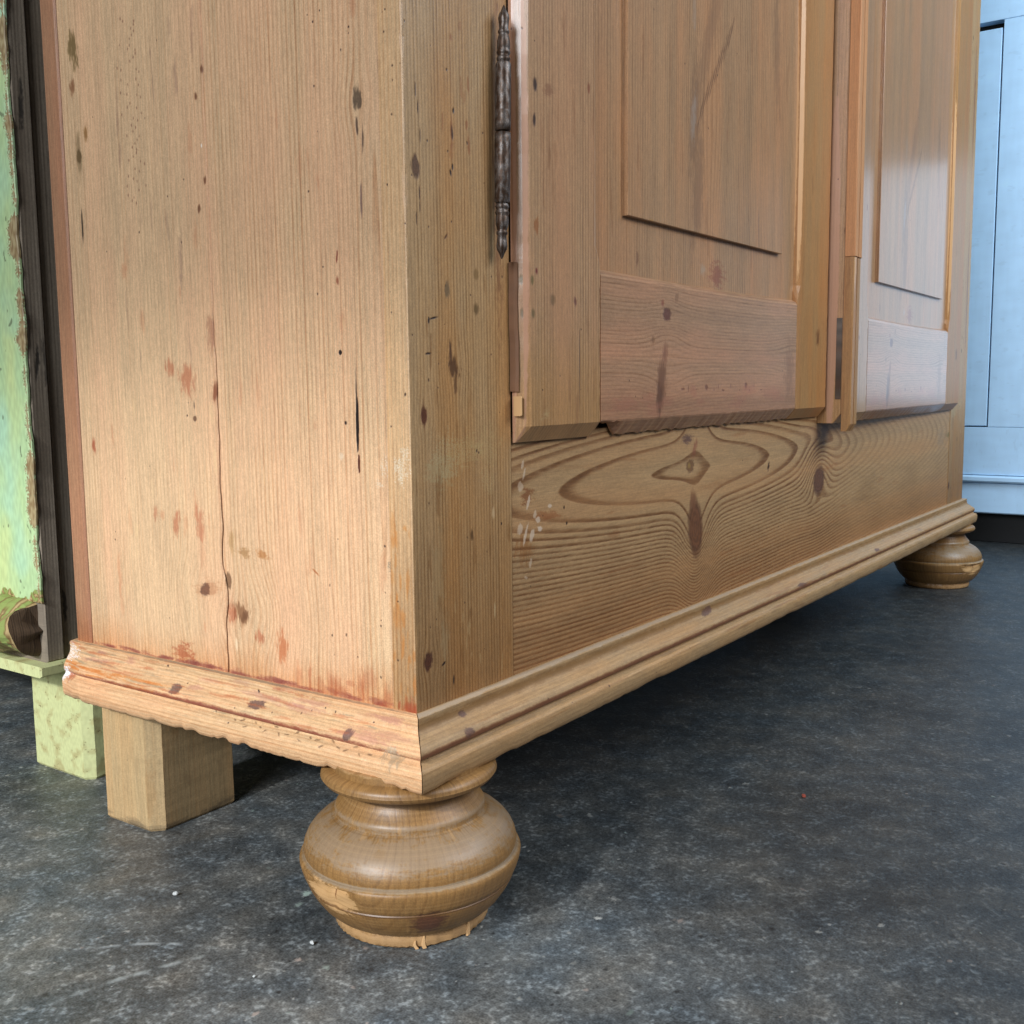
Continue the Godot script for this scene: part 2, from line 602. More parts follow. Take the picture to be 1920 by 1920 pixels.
	k.append([-0.1490, 0.4250, 0.0007, 0.0016, 0, Color(0.97, 0.93, 0.88), 0.9, 0.1, ""])
	smears(k, Vector2(-0.24, 0.30), Vector2(-0.15, 0.50), 16, 5, Color(0.46, 0.34, 0.30), 0.32, 0.0016, 0.016)
	smears(k, Vector2(-0.25, 0.12), Vector2(-0.02, 0.52), 34, 6, Color(0.72, 0.42, 0.28), 0.32, 0.003, 0.012)
	smears(k, Vector2(-0.25, 0.12), Vector2(-0.02, 0.34), 18, 7, Color(0.90, 0.76, 0.56), 0.4, 0.002, 0.008)
	smears(k, Vector2(-0.28, 0.1225), Vector2(0.0, 0.1245), 60, 8, Color(0.46, 0.22, 0.20), 0.5, 0.010, 0.0022)
	smears(k, Vector2(-0.08, 0.12), Vector2(-0.02, 0.136), 14, 9, Color(0.58, 0.25, 0.14), 0.35, 0.006, 0.008)
	smears(k, Vector2(-0.015, 0.12), Vector2(-0.001, 0.20), 26, 10, Color(0.72, 0.42, 0.16), 0.45, 0.002, 0.008)
	holes(k, Vector2(-0.27, 0.13), Vector2(-0.15, 0.5), 26, 11)
	holes(k, Vector2(-0.06, 0.13), Vector2(-0.005, 0.22), 30, 12)
	holes(k, Vector2(-0.07, 0.33), Vector2(-0.005, 0.5), 22, 13)
	for i in 60:
		k.append([-0.212 + 0.016 * N_warp.get_noise_2d(i * 37.0, 5.0) + 0.0009 * (i % 7), 0.40 + 0.0018 * i, 0.0007, 0.0012, 0, Color(0.42, 0.26, 0.20), 0.55, 0.3, ""])
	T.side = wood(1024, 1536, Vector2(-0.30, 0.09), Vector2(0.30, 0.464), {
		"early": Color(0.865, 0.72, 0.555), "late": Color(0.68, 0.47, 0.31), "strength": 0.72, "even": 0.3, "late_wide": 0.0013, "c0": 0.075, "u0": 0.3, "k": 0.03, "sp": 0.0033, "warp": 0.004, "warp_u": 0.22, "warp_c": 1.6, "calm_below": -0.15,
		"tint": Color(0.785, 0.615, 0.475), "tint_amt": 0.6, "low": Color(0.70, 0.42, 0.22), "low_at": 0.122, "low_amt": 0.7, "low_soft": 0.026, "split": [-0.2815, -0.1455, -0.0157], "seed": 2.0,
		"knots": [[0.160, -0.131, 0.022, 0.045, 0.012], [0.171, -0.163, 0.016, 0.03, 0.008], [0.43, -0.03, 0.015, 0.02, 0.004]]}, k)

	# --- the front post, laid out in (x, y)
	k = []
	smears(k, Vector2(-0.0150, 0.12), Vector2(-0.001, 0.22), 30, 10, Color(0.72, 0.42, 0.16), 0.5, 0.0018, 0.008)
	smears(k, Vector2(-0.0150, 0.12), Vector2(-0.001, 0.126), 10, 14, Color(0.56, 0.22, 0.13), 0.6, 0.003, 0.006)
	k.append([-0.0080, 0.2480, 0.0060, 0.0080, 0, CHALK, 0.8, 0.8, "flake"])
	k.append([-0.0040, 0.2560, 0.0040, 0.0030, 0, CHALK, 0.7, 0.9, "flake"])
	holes(k, Vector2(-0.014, 0.13), Vector2(-0.001, 0.52), 26, 13)
	k.append([0.0080, 0.3965, 0.0034, 0.0062, 8, Color(0.36, 0.25, 0.17), 0.95, 0.35, "knot"])
	k.append([0.0353, 0.2990, 0.0056, 0.0062, 20, Color(0.34, 0.22, 0.12), 0.9, 0.75, ""])
	k.append([0.0330, 0.3080, 0.0014, 0.0080, 6, Color(0.30, 0.19, 0.11), 0.8, 0.4, ""])
	k.append([0.0370, 0.2900, 0.0016, 0.0070, 0, Color(0.36, 0.24, 0.14), 0.7, 0.5, ""])
	k.append([0.0107, 0.2748, 0.0028, 0.0050, 0, Color(0.34, 0.18, 0.11), 0.95, 0.3, "knot"])
	k.append([0.0107, 0.2750, 0.0012, 0.0095, 0, Color(0.36, 0.22, 0.13), 0.6, 0.3, ""])
	k.append([0.0311, 0.3383, 0.0027, 0.0055, 0, Color(0.42, 0.34, 0.24), 0.8, 0.4, ""])
	k.append([0.0559, 0.3301, 0.0030, 0.0042, 0, Color(0.36, 0.27, 0.15), 0.75, 0.3, ""])
	k.append([0.0563, 0.3483, 0.0030, 0.0042, 0, Color(0.44, 0.33, 0.18), 0.6, 0.3, ""])
	k.append([0.0200, 0.3240, 0.0048, 0.0008, 12, HOLE, 0.95, 0.3, ""])
	k.append([0.0160, 0.3225, 0.0008, 0.0020, 0, HOLE, 0.9, 0.3, ""])
	k.append([0.0152, 0.3060, 0.0030, 0.0008, 8, HOLE, 0.85, 0.4, ""])
	k.append([0.0358, 0.3980, 0.0012, 0.0024, 10, HOLE, 0.9, 0.3, ""])
	k.append([0.0377, 0.4176, 0.0012, 0.0046, 4, Color(0.20, 0.13, 0.09), 0.9, 0.4, ""])
	k.append([0.0389, 0.4290, 0.0012, 0.0022, -10, HOLE, 0.9, 0.3, ""])
	k.append([0.0375, 0.4010, 0.0010, 0.0022, 0, HOLE, 0.8, 0.3, ""])
	k.append([0.0310, 0.3655, 0.0026, 0.0008, 50, Color(0.30, 0.18, 0.10), 0.8, 0.3, ""])
	for y in [0.433, 0.425, 0.412, 0.384, 0.378, 0.372]:
		k.append([0.0100 + 0.0022 * sin(y * 400.0), y, 0.0005, 0.0045, 0, Color(0.20, 0.12, 0.07), 0.8, 0.3, ""])
	k.append([0.0101, 0.1479, 0.0038, 0.0062, 0, Color(0.30, 0.17, 0.11), 0.95, 0.4, "knot"])
	k.append([0.0240, 0.1560, 0.0045, 0.0160, 0, Color(0.62, 0.55, 0.42), 0.35, 0.7, ""])
	k.append([0.0200, 0.1900, 0.0060, 0.0300, 0, Color(0.62, 0.54, 0.40), 0.30, 0.7, ""])
	k.append([0.0230, 0.1440, 0.0024, 0.0009, 30, HOLE, 0.95, 0.3, ""])
	k.append([0.0310, 0.1330, 0.0008, 0.0035, 0, HOLE, 0.9, 0.3, ""])
	k.append([0.0490, 0.2088, 0.0024, 0.0035, 0, Color(0.32, 0.22, 0.12), 0.75, 0.8, ""])
	k.append([0.0280, 0.2530, 0.0120, 0.0140, 0, Color(0.70, 0.66, 0.52), 0.45, 0.9, "flake"])
	k.append([0.0240, 0.2460, 0.0150, 0.0100, 0, Color(0.68, 0.62, 0.46), 0.35, 0.8, ""])
	k.append([0.0450, 0.2560, 0.0180, 0.0080, 0, Color(0.72, 0.62, 0.42), 0.55, 0.95, "flake"])
	k.append([0.0640, 0.2370, 0.0060, 0.0080, 0, Color(0.72, 0.62, 0.44), 0.5, 0.9, "flake"])
	k.append([0.0640, 0.2560, 0.0120, 0.0120, 0, Color(0.72, 0.62, 0.42), 0.4, 0.95, "flake"])
	k.append([0.0690, 0.2190, 0.0016, 0.0042, 0, Color(0.80, 0.68, 0.52), 0.7, 0.4, ""])
	k.append([0.0690, 0.1640, 0.0010, 0.0065, 0, Color(0.76, 0.66, 0.50), 0.7, 0.3, ""])
	smears(k, Vector2(0.002, 0.125), Vector2(0.085, 0.36), 26, 15, Color(0.42, 0.27, 0.13), 0.45, 0.0016, 0.012)
	smears(k, Vector2(0.002, 0.125), Vector2(0.085, 0.26), 22, 16, Color(0.74, 0.62, 0.44), 0.4, 0.0012, 0.006)
	smears(k, Vector2(0.03, 0.40), Vector2(0.06, 0.5), 10, 17, Color(0.50, 0.28, 0.14), 0.6, 0.0018, 0.006)
	k.append([0.0770, 0.4100, 0.0055, 0.1100, 0, Color(0.38, 0.23, 0.14), 0.5, 0.5, ""])
	holes(k, Vector2(0.002, 0.13), Vector2(0.08, 0.5), 60, 18)
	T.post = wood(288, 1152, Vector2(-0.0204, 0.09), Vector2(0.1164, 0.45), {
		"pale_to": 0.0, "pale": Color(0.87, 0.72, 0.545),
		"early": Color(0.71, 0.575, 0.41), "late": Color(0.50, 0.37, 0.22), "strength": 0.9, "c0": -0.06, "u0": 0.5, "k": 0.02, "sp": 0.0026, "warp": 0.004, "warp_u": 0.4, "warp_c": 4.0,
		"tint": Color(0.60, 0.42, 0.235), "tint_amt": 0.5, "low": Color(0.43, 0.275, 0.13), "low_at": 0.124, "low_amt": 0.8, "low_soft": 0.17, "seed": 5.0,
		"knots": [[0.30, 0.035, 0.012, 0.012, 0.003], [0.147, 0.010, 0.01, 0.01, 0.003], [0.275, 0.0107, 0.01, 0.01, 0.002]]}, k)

	# --- the plinth board, flat-sawn with two big knots, laid out in (x, y)
	k = []
	k.append([0.3282, 0.1810, 0.0135, 0.0255, 9, Color(0.40, 0.255, 0.165), 0.95, 0.12, "knot"])
	k.append([0.3240, 0.2020, 0.0065, 0.0110, 8, Color(0.47, 0.31, 0.21), 0.8, 0.3, ""])
	k.append([0.3181, 0.2285, 0.0070, 0.0050, 0, Color(0.44, 0.31, 0.20), 0.85, 0.4, "knot"])
	k.append([0.3165, 0.2290, 0.0036, 0.0026, 0, Color(0.58, 0.46, 0.25), 0.8, 0.3, ""])
	k.append([0.3140, 0.2490, 0.0100, 0.0045, 0, Color(0.34, 0.24, 0.22), 0.75, 0.6, ""])
	k.append([0.3260, 0.2420, 0.0040, 0.0100, -20, Color(0.52, 0.30, 0.22), 0.6, 0.6, ""])
	k.append([0.6000, 0.1955, 0.0175, 0.0150, 20, Color(0.37, 0.25, 0.19), 0.92, 0.15, "knot"])
	k.append([0.6140, 0.2420, 0.0160, 0.0120, 0, Color(0.42, 0.32, 0.28), 0.6, 0.7, ""])
	k.append([0.4720, 0.2178, 0.0060, 0.0025, 70, Color(0.20, 0.12, 0.07), 0.8, 0.5, ""])
	k.append([0.1030, 0.2257, 0.0070, 0.0060, 0, Color(0.44, 0.24, 0.12), 0.6, 0.8, ""])
	k.append([0.1240, 0.2120, 0.0180, 0.0030, -7, Color(0.52, 0.28, 0.14), 0.45, 0.7, ""])
	k.append([0.1000, 0.1950, 0.0100, 0.0100, 0, Color(0.50, 0.29, 0.12), 0.4, 0.8, ""])
	for q in [[0.0985, 0.2440, 0.0014, 0.0028, 0.6], [0.1000, 0.2385, 0.0010, 0.0040, 0.6], [0.0960, 0.2320, 0.0030, 0.0030, 0.5], [0.1040, 0.2215, 0.0012, 0.0052, 0.7], [0.1110, 0.2140, 0.0018, 0.0026, 0.6], [0.1140, 0.2105, 0.0026, 0.0022, 0.7], [0.1160, 0.2050, 0.0030, 0.0018, 0.8], [0.1075, 0.2020, 0.0022, 0.0042, 0.7], [0.1015, 0.2040, 0.0013, 0.0080, 0.7], [0.0955, 0.2070, 0.0025, 0.0040, 0.6], [0.1270, 0.2175, 0.0020, 0.0016, 0.7], [0.1060, 0.1860, 0.0014, 0.0030, 0.5], [0.1010, 0.1780, 0.0022, 0.0010, 0.5]]:
		k.append([q[0], q[1], q[2], q[3], -22, Color(0.82, 0.74, 0.66), q[4], 0.5, "hard"])
	k.append([0.1430, 0.2150, 0.0012, 0.0016, 0, HOLE, 0.8, 0.2, ""])
	k.append([0.1460, 0.2050, 0.0013, 0.0013, 0, HOLE, 0.8, 0.2, ""])
	k.append([1.1113, 0.2174, 0.0200, 0.0050, 0, Color(0.44, 0.38, 0.20), 0.8, 0.4, ""])
	k.append([1.0700, 0.2150, 0.0300, 0.0180, 0, Color(0.55, 0.48, 0.40), 0.4, 0.8, ""])
	smears(k, Vector2(0.1, 0.13), Vector2(1.0, 0.25), 24, 25, Color(0.52, 0.30, 0.16), 0.25, 0.003, 0.03, false)
	holes(k, Vector2(0.09, 0.13), Vector2(0.6, 0.25), 14, 26)
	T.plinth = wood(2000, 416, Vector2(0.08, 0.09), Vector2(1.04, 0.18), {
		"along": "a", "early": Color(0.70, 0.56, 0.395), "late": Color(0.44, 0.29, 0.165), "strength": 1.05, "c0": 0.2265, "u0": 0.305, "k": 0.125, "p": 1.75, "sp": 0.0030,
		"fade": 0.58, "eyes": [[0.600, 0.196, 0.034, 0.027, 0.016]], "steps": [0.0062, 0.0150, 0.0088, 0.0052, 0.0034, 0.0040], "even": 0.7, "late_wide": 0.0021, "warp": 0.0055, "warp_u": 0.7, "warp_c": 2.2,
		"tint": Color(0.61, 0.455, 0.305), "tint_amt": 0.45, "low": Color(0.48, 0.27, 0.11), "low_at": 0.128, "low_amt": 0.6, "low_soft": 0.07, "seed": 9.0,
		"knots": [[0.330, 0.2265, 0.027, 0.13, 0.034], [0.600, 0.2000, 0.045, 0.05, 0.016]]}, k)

	# --- door stiles and upright odds and ends, laid out in (x, y); used by both doors
	k = []
	k.append([0.0868, 0.4000, 0.0066, 0.1700, 0, Color(0.76, 0.575, 0.47), 0.75, 0.12, "hard"])
	k.append([0.1000, 0.4528, 0.0024, 0.0046, 0, Color(0.22, 0.15, 0.12), 0.9, 0.4, ""])
	k.append([0.1134, 0.4528, 0.0060, 0.0050, 0, Color(0.50, 0.34, 0.24), 0.55, 0.7, ""])
	k.append([0.0987, 0.4342, 0.0021, 0.0046, 0, Color(0.22, 0.15, 0.12), 0.9, 0.4, ""])
	k.append([0.0958, 0.3477, 0.0021, 0.0040, 0, Color(0.42, 0.36, 0.22), 0.8, 0.3, ""])
	k.append([0.1000, 0.3530, 0.0016, 0.0028, 0, Color(0.40, 0.16, 0.14), 0.9, 0.3, ""])
	k.append([0.1164, 0.3381, 0.0032, 0.0044, 0, Color(0.44, 0.34, 0.23), 0.7, 0.4, ""])
	k.append([0.1408, 0.3386, 0.0022, 0.0036, 0, Color(0.40, 0.24, 0.20), 0.8, 0.4, ""])
	k.append([0.0962, 0.3295, 0.0022, 0.0036, 0, Color(0.40, 0.34, 0.22), 0.7, 0.3, ""])
	k.append([0.1567, 0.4634, 0.0020, 0.0040, 0, Color(0.50, 0.30, 0.20), 0.8, 0.3, ""])
	k.append([0.1454, 0.3000, 0.0006, 0.0340, 0, Color(0.30, 0.20, 0.12), 0.8, 0.3, ""])
	k.append([0.1000, 0.3780, 0.0030, 0.0060, 0, Color(0.55, 0.32, 0.16), 0.6, 0.6, ""])
	k.append([0.1075, 0.2730, 0.0060, 0.0030, 20, Color(0.72, 0.62, 0.44), 0.6, 0.7, ""])
	smears(k, Vector2(0.09, 0.26), Vector2(0.17, 0.5), 22, 35, Color(0.50, 0.34, 0.22), 0.35, 0.002, 0.02)
	holes(k, Vector2(0.09, 0.27), Vector2(0.17, 0.5), 14, 36)
	T.stile = wood(224, 1024, Vector2(0.083, 0.25), Vector2(0.092, 0.46), {
		"early": Color(0.72, 0.57, 0.42), "late": Color(0.53, 0.39, 0.26), "strength": 0.85, "c0": 0.24, "u0": 0.3, "k": 0.02, "sp": 0.0030, "warp": 0.003, "warp_u": 0.5, "warp_c": 4.0,
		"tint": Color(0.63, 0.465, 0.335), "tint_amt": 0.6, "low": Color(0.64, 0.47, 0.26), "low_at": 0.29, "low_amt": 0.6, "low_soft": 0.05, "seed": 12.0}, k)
	k = []
	smears(k, Vector2(0.50, 0.26), Vector2(0.59, 0.7), 24, 37, Color(0.48, 0.31, 0.16), 0.4, 0.002, 0.03)
	k.append([0.5094, 0.5100, 0.0056, 0.1420, 0, Color(0.84, 0.645, 0.455), 0.85, 0.12, "hard"])
	k.append([0.5600, 0.3300, 0.0060, 0.0080, 0, Color(0.36, 0.22, 0.12), 0.7, 0.6, ""])
	T.stile_amber = wood(192, 896, Vector2(0.50, 0.25), Vector2(0.10, 0.46), {
		"early": Color(0.655, 0.495, 0.315), "late": Color(0.52, 0.365, 0.205), "strength": 0.55, "c0": 0.64, "u0": 0.3, "k": 0.02, "sp": 0.0033, "warp": 0.003, "warp_u": 0.5, "warp_c": 4.0,
		"tint": Color(0.60, 0.40, 0.22), "tint_amt": 0.6, "seed": 14.0}, k)

	# --- the door's bottom rail, grain lying, laid out in (x, y)
	k = []
	k.append([0.2596, 0.3364, 0.0065, 0.0052, 0, Color(0.40, 0.25, 0.20), 0.95, 0.3, "knot"])
	k.append([0.2520, 0.2900, 0.0092, 0.0225, -8, Color(0.46, 0.31, 0.22), 0.9, 0.35, ""])
	k.append([0.2490, 0.2790, 0.0062, 0.0140, -4, Color(0.38, 0.25, 0.18), 0.7, 0.4, ""])
	k.append([0.2570, 0.3100, 0.0050, 0.0090, -14, Color(0.52, 0.34, 0.25), 0.7, 0.5, ""])
	k.append([0.2530, 0.3440, 0.0030, 0.0030, 0, Color(0.50, 0.24, 0.18), 0.6, 0.4, ""])
	k.append([0.2740, 0.3490, 0.0042, 0.0045, 0, Color(0.50, 0.36, 0.26), 0.6, 0.5, ""])
	k.append([0.2400, 0.3190, 0.0032, 0.0040, 30, Color(0.46, 0.31, 0.20), 0.6, 0.5, ""])
	k.append([0.4900, 0.3000, 0.0130, 0.0300, 0, Color(0.50, 0.36, 0.26), 0.5, 0.8, ""])
	for i in 13:
		k.append([0.285 + 0.012 * i + 0.004 * sin(i * 5.0), 0.2858 + 0.002 * sin(i * 3.0), 0.0009 if i % 3 else 0.0035, 0.0030 if i % 2 else 0.0010, 0, Color(0.36, 0.20, 0.16), 0.55, 0.4, ""])
	holes(k, Vector2(0.18, 0.27), Vector2(0.48, 0.30), 12, 45)
	smears(k, Vector2(0.18, 0.268), Vector2(0.5, 0.285), 14, 46, Color(0.64, 0.40, 0.32), 0.4, 0.005, 0.02, false)
	T.rail = wood(768, 224, Vector2(0.165, 0.255), Vector2(0.345, 0.11), {
		"along": "a", "early": Color(0.685, 0.53, 0.40), "late": Color(0.50, 0.355, 0.235), "strength": 0.75, "c0": 0.42, "u0": 0.25, "k": 0.02, "sp": 0.0027, "warp": 0.004, "warp_u": 1.0, "warp_c": 4.0,
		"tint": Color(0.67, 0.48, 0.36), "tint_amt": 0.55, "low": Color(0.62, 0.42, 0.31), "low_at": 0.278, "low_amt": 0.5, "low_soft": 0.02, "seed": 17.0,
		"knots": [[0.262, 0.306, 0.030, 0.035, 0.010], [0.262, 0.336, 0.014, 0.012, 0.004], [0.50, 0.31, 0.04, 0.03, 0.007]]}, k)

	# --- the door panel: three boards, a grey knotty streak up the middle
	k = []
	for q in [[0.300, 0.474, 0.0090, 0.050, -6, 0.75], [0.308, 0.430, 0.0105, 0.060, -2, 0.7], [0.318, 0.520, 0.010, 0.060, -18, 0.45], [0.336, 0.56, 0.010, 0.05, -22, 0.4], [0.452, 0.55, 0.010, 0.06, 6, 0.5]]:
		k.append([q[0], q[1], q[2], q[3], q[4], Color(0.50, 0.37, 0.265), q[5] * 0.8, 0.55, ""])
	k.append([0.300, 0.4740, 0.0055, 0.0200, -8, Color(0.62, 0.56, 0.52), 0.6, 0.8, ""])
	k.append([0.3000, 0.5450, 0.0030, 0.0180, 0, Color(0.62, 0.55, 0.50), 0.4, 0.8, ""])
	for i in 9:
		var x := 0.312 + 0.0062 * i
		k.append([x, 0.482 + 0.0080 * i, 0.0011, 0.020, -24, Color(0.38, 0.26, 0.17), 0.6, 0.35, ""])
	k.append([0.4190, 0.4080, 0.0006, 0.0240, 0, Color(0.28, 0.19, 0.13), 0.85, 0.2, ""])
	k.append([0.2380, 0.3960, 0.0030, 0.0025, 0, Color(0.66, 0.48, 0.25), 0.8, 0.5, ""])
	k.append([0.3500, 0.3700, 0.0150, 0.0110, 0, Color(0.52, 0.27, 0.19), 0.6, 0.8, ""])
	k.append([0.3250, 0.3720, 0.0050, 0.0050, 0, Color(0.66, 0.58, 0.50), 0.6, 0.8, ""])
	k.append([0.2250, 0.3720, 0.0022, 0.0080, 0, Color(0.40, 0.25, 0.16), 0.5, 0.6, ""])
	smears(k, Vector2(0.19, 0.36), Vector2(0.49, 0.62), 40, 55, Color(0.52, 0.35, 0.22), 0.4, 0.002, 0.02)
	holes(k, Vector2(0.2, 0.40), Vector2(0.45, 0.6), 16, 56)
	T.panel = wood(640, 640, Vector2(0.16, 0.345), Vector2(0.36, 0.36), {
		"early": Color(0.69, 0.535, 0.385), "late": Color(0.50, 0.36, 0.225), "strength": 0.85, "c0": 0.07, "u0": 0.3, "k": 0.03, "sp": 0.0034, "warp": 0.005, "warp_u": 0.5, "warp_c": 3.0,
		"tint": Color(0.64, 0.455, 0.305), "tint_amt": 0.55, "split": [0.292, 0.419], "seed": 22.0, "knots": [[0.48, 0.33, 0.07, 0.03, 0.012]]}, k)

	# --- mouldings, grain lying: u runs along, v over the profile; the front one and the rougher one at the side
	k = []
	k.append([0.0, 0.0265, 2.0, 0.0030, 0, Color(0.42, 0.24, 0.15), 0.8, 0.25, ""])
	k.append([0.0, 0.0108, 2.0, 0.0032, 0, Color(0.48, 0.34, 0.18), 0.6, 0.4, ""])  # shade of the cove below the lip, painted as a darker band
	k.append([0.0, 0.0032, 2.0, 0.0036, 0, Color(0.68, 0.62, 0.55), 0.7, 0.3, ""])
	for q in [[0.030, 0.0125, 0.0030, 0.0024], [0.026, 0.0235, 0.0040, 0.0030], [0.335, 0.0120, 0.0110, 0.0036], [0.52, 0.0235, 0.012, 0.0020], [0.75, 0.0220, 0.008, 0.0020]]:
		k.append([q[0], q[1], q[2], q[3], 0, Color(0.38, 0.26, 0.21), 0.85, 0.5, "knot"])
	smears(k, Vector2(0.0, 0.006), Vector2(1.2, 0.05), 60, 65, Color(0.52, 0.34, 0.18), 0.4, 0.0016, 0.03, false)
	smears(k, Vector2(0.0, 0.02), Vector2(1.2, 0.045), 26, 66, Color(0.48, 0.38, 0.28), 0.45, 0.002, 0.016, false)
	holes(k, Vector2(0.0, 0.004), Vector2(1.2, 0.045), 40, 67)
	T.mould_front = wood(1792, 128, Vector2(-0.03, -0.004), Vector2(1.27, 0.064), {
		"along": "a", "early": Color(0.67, 0.54, 0.38), "late": Color(0.52, 0.395, 0.25), "strength": 0.6, "c0": 0.14, "u0": 0.4, "k": 0.02, "sp": 0.0029, "warp": 0.003, "warp_u": 0.5, "warp_c": 6.0,
		"tint": Color(0.62, 0.45, 0.27), "tint_amt": 0.5, "seed": 27.0}, k)
	k = []
	k.append([-0.15, 0.0268, 0.20, 0.0024, 0, Color(0.50, 0.23, 0.18), 0.8, 0.35, ""])
	k.append([-0.15, 0.0022, 0.20, 0.0022, 0, Color(0.46, 0.42, 0.36), 0.6, 0.4, ""])
	for q in [[-0.180, 0.0205, 0.0050, 0.0038], [-0.036, 0.0225, 0.0034, 0.0036], [-0.110, 0.0180, 0.0075, 0.0030]]:
		k.append([q[0], q[1], q[2], q[3], -8, Color(0.42, 0.31, 0.27), 0.9, 0.5, "knot"])
	smears(k, Vector2(-0.30, 0.003), Vector2(0.0, 0.026), 40, 75, Color(0.66, 0.34, 0.20), 0.5, 0.0012, 0.018, false)
	smears(k, Vector2(-0.30, 0.002), Vector2(0.0, 0.03), 34, 76, Color(0.50, 0.46, 0.38), 0.5, 0.0009, 0.014, false)
	smears(k, Vector2(-0.30, 0.004), Vector2(0.0, 0.022), 16, 77, Color(0.62, 0.38, 0.36), 0.4, 0.0030, 0.018, false)
	smears(k, Vector2(-0.30, 0.018), Vector2(-0.19, 0.026), 12, 78, Color(0.76, 0.40, 0.14), 0.7, 0.0014, 0.02, false)
	k.append([-0.297, 0.0130, 0.0110, 0.0060, 0, Color(0.92, 0.90, 0.90), 0.9, 0.9, "flake"])
	k.append([-0.296, 0.0300, 0.0100, 0.0080, 0, Color(0.92, 0.91, 0.92), 0.95, 0.8, ""])
	k.append([-0.289, 0.0310, 0.0060, 0.0060, 0, Color(0.66, 0.32, 0.20), 0.6, 0.8, ""])
	k.append([-0.006, 0.0270, 0.0060, 0.0040, 0, Color(0.78, 0.74, 0.66), 0.7, 0.9, "flake"])
	k.append([-0.004, 0.0300, 0.0070, 0.0080, 0, Color(0.60, 0.52, 0.42), 0.6, 0.9, ""])
	for i in 20:
		k.append([-0.020 - 0.0055 * i, 0.0325 + 0.0025 * sin(i * 2.3), 0.0022, 0.0007, 40.0 * sin(i * 1.7), Color(0.36, 0.26, 0.18), 0.6, 0.6, ""])
	holes(k, Vector2(-0.28, 0.004), Vector2(0.0, 0.036), 30, 79)
	T.mould_side = wood(768, 160, Vector2(-0.31, -0.004), Vector2(0.34, 0.064), {
		"along": "a", "early": Color(0.84, 0.705, 0.53), "late": Color(0.70, 0.51, 0.335), "strength": 0.75, "c0": 0.10, "u0": -0.1, "k": 0.03, "sp": 0.0024, "warp": 0.006, "warp_u": 0.8, "warp_c": 8.0,
		"tint": Color(0.79, 0.57, 0.41), "tint_amt": 0.5, "seed": 31.0, "knots": [[-0.18, 0.02, 0.02, 0.01, 0.003], [-0.11, 0.018, 0.03, 0.012, 0.003]]}, k)

	# --- turned foot: u round it in degrees / 1000, v up it in metres
	k = []
	k.append([0.171, 0.0190, 0.010, 0.0085, 0, Color(0.36, 0.215, 0.15), 0.85, 0.35, "knot"])
	k.append([0.18, 0.0040, 0.19, 0.0052, 0, Color(0.72, 0.57, 0.40), 0.75, 0.5, ""])
	k.append([0.226, 0.0300, 0.0185, 0.0085, 0, Color(0.76, 0.60, 0.41), 0.9, 0.45, "hard"])
	k.append([0.2235, 0.0330, 0.0006, 0.0045, 0, Color(0.42, 0.26, 0.14), 0.9, 0.3, ""])
	k.append([0.18, 0.0545, 0.2, 0.0110, 0, Color(0.57, 0.50, 0.43), 0.62, 0.6, ""])
	k.append([0.18, 0.0392, 0.2, 0.0014, 0, Color(0.62, 0.57, 0.51), 0.7, 0.3, ""])
	k.append([0.18, 0.0640, 0.2, 0.0018, 0, Color(0.58, 0.50, 0.42), 0.55, 0.3, ""])
	k.append([0.18, 0.0750, 0.2, 0.0030, 0, Color(0.40, 0.28, 0.14), 0.6, 0.3, ""])
	k.append([0.18, 0.0245, 0.2, 0.0010, 0, Color(0.36, 0.24, 0.12), 0.7, 0.3, ""])
	smears(k, Vector2(0.0, 0.012), Vector2(0.36, 0.085), 60, 85, Color(0.50, 0.35, 0.18), 0.25, 0.006, 0.005)
	smears(k, Vector2(0.0, 0.002), Vector2(0.36, 0.085), 60, 86, Color(0.76, 0.58, 0.36), 0.35, 0.003, 0.004)
	for i in 90:
		k.append([0.06 + 0.0022 * i, 0.0615 - 0.002 * hash1(i), 0.0004, 0.0028, 0, Color(0.36, 0.24, 0.13), 0.35 * hash1(i + 3.0), 0.3, ""])
		k.append([0.06 + 0.0022 * i + 0.001 * hash1(i * 2.0), 0.082 - 0.002 * hash1(i), 0.0004, 0.0030, 0, Color(0.36, 0.24, 0.13), 0.5 * hash1(i + 5.0), 0.3, ""])
	for i in 70:
		k.append([0.18, 0.002 + 0.00118 * i + 0.0004 * hash1(i), 0.19, 0.0003, 0.0, Color(0.34, 0.24, 0.13) if i % 2 else Color(0.70, 0.58, 0.42), 0.28 * hash1(i + 31.0), 0.25, ""])
	T.foot = wood(1024, 288, Vector2(0.0, 0.0), Vector2(0.36, 0.09), {
		"early": Color(0.57, 0.425, 0.25), "late": Color(0.43, 0.30, 0.16), "fibre": 1.0, "strength": 0.6, "even": 0.3, "c0": 0.205, "u0": 0.055, "k": 0.55, "sp": 0.0046, "warp": 0.01, "warp_u": 3.0, "warp_c": 1.5,
		"tint": Color(0.50, 0.365, 0.20), "tint_amt": 0.6, "seed": 35.0}, k)

	# --- plain sawn pine of the square foot, the wardrobe's hidden parts
	k = []
	smears(k, Vector2(0, 0), Vector2(0.2, 0.2), 16, 95, Color(0.60, 0.43, 0.25), 0.4, 0.004, 0.03)
	holes(k, Vector2(0, 0), Vector2(0.2, 0.2), 18, 96)
	smears(k, Vector2(0, 0.0), Vector2(0.2, 0.004), 30, 93, Color(0.36, 0.31, 0.24), 0.4, 0.012, 0.003)
	smears(k, Vector2(0, 0.01), Vector2(0.2, 0.09), 14, 92, Color(0.60, 0.49, 0.35), 0.3, 0.006, 0.012)
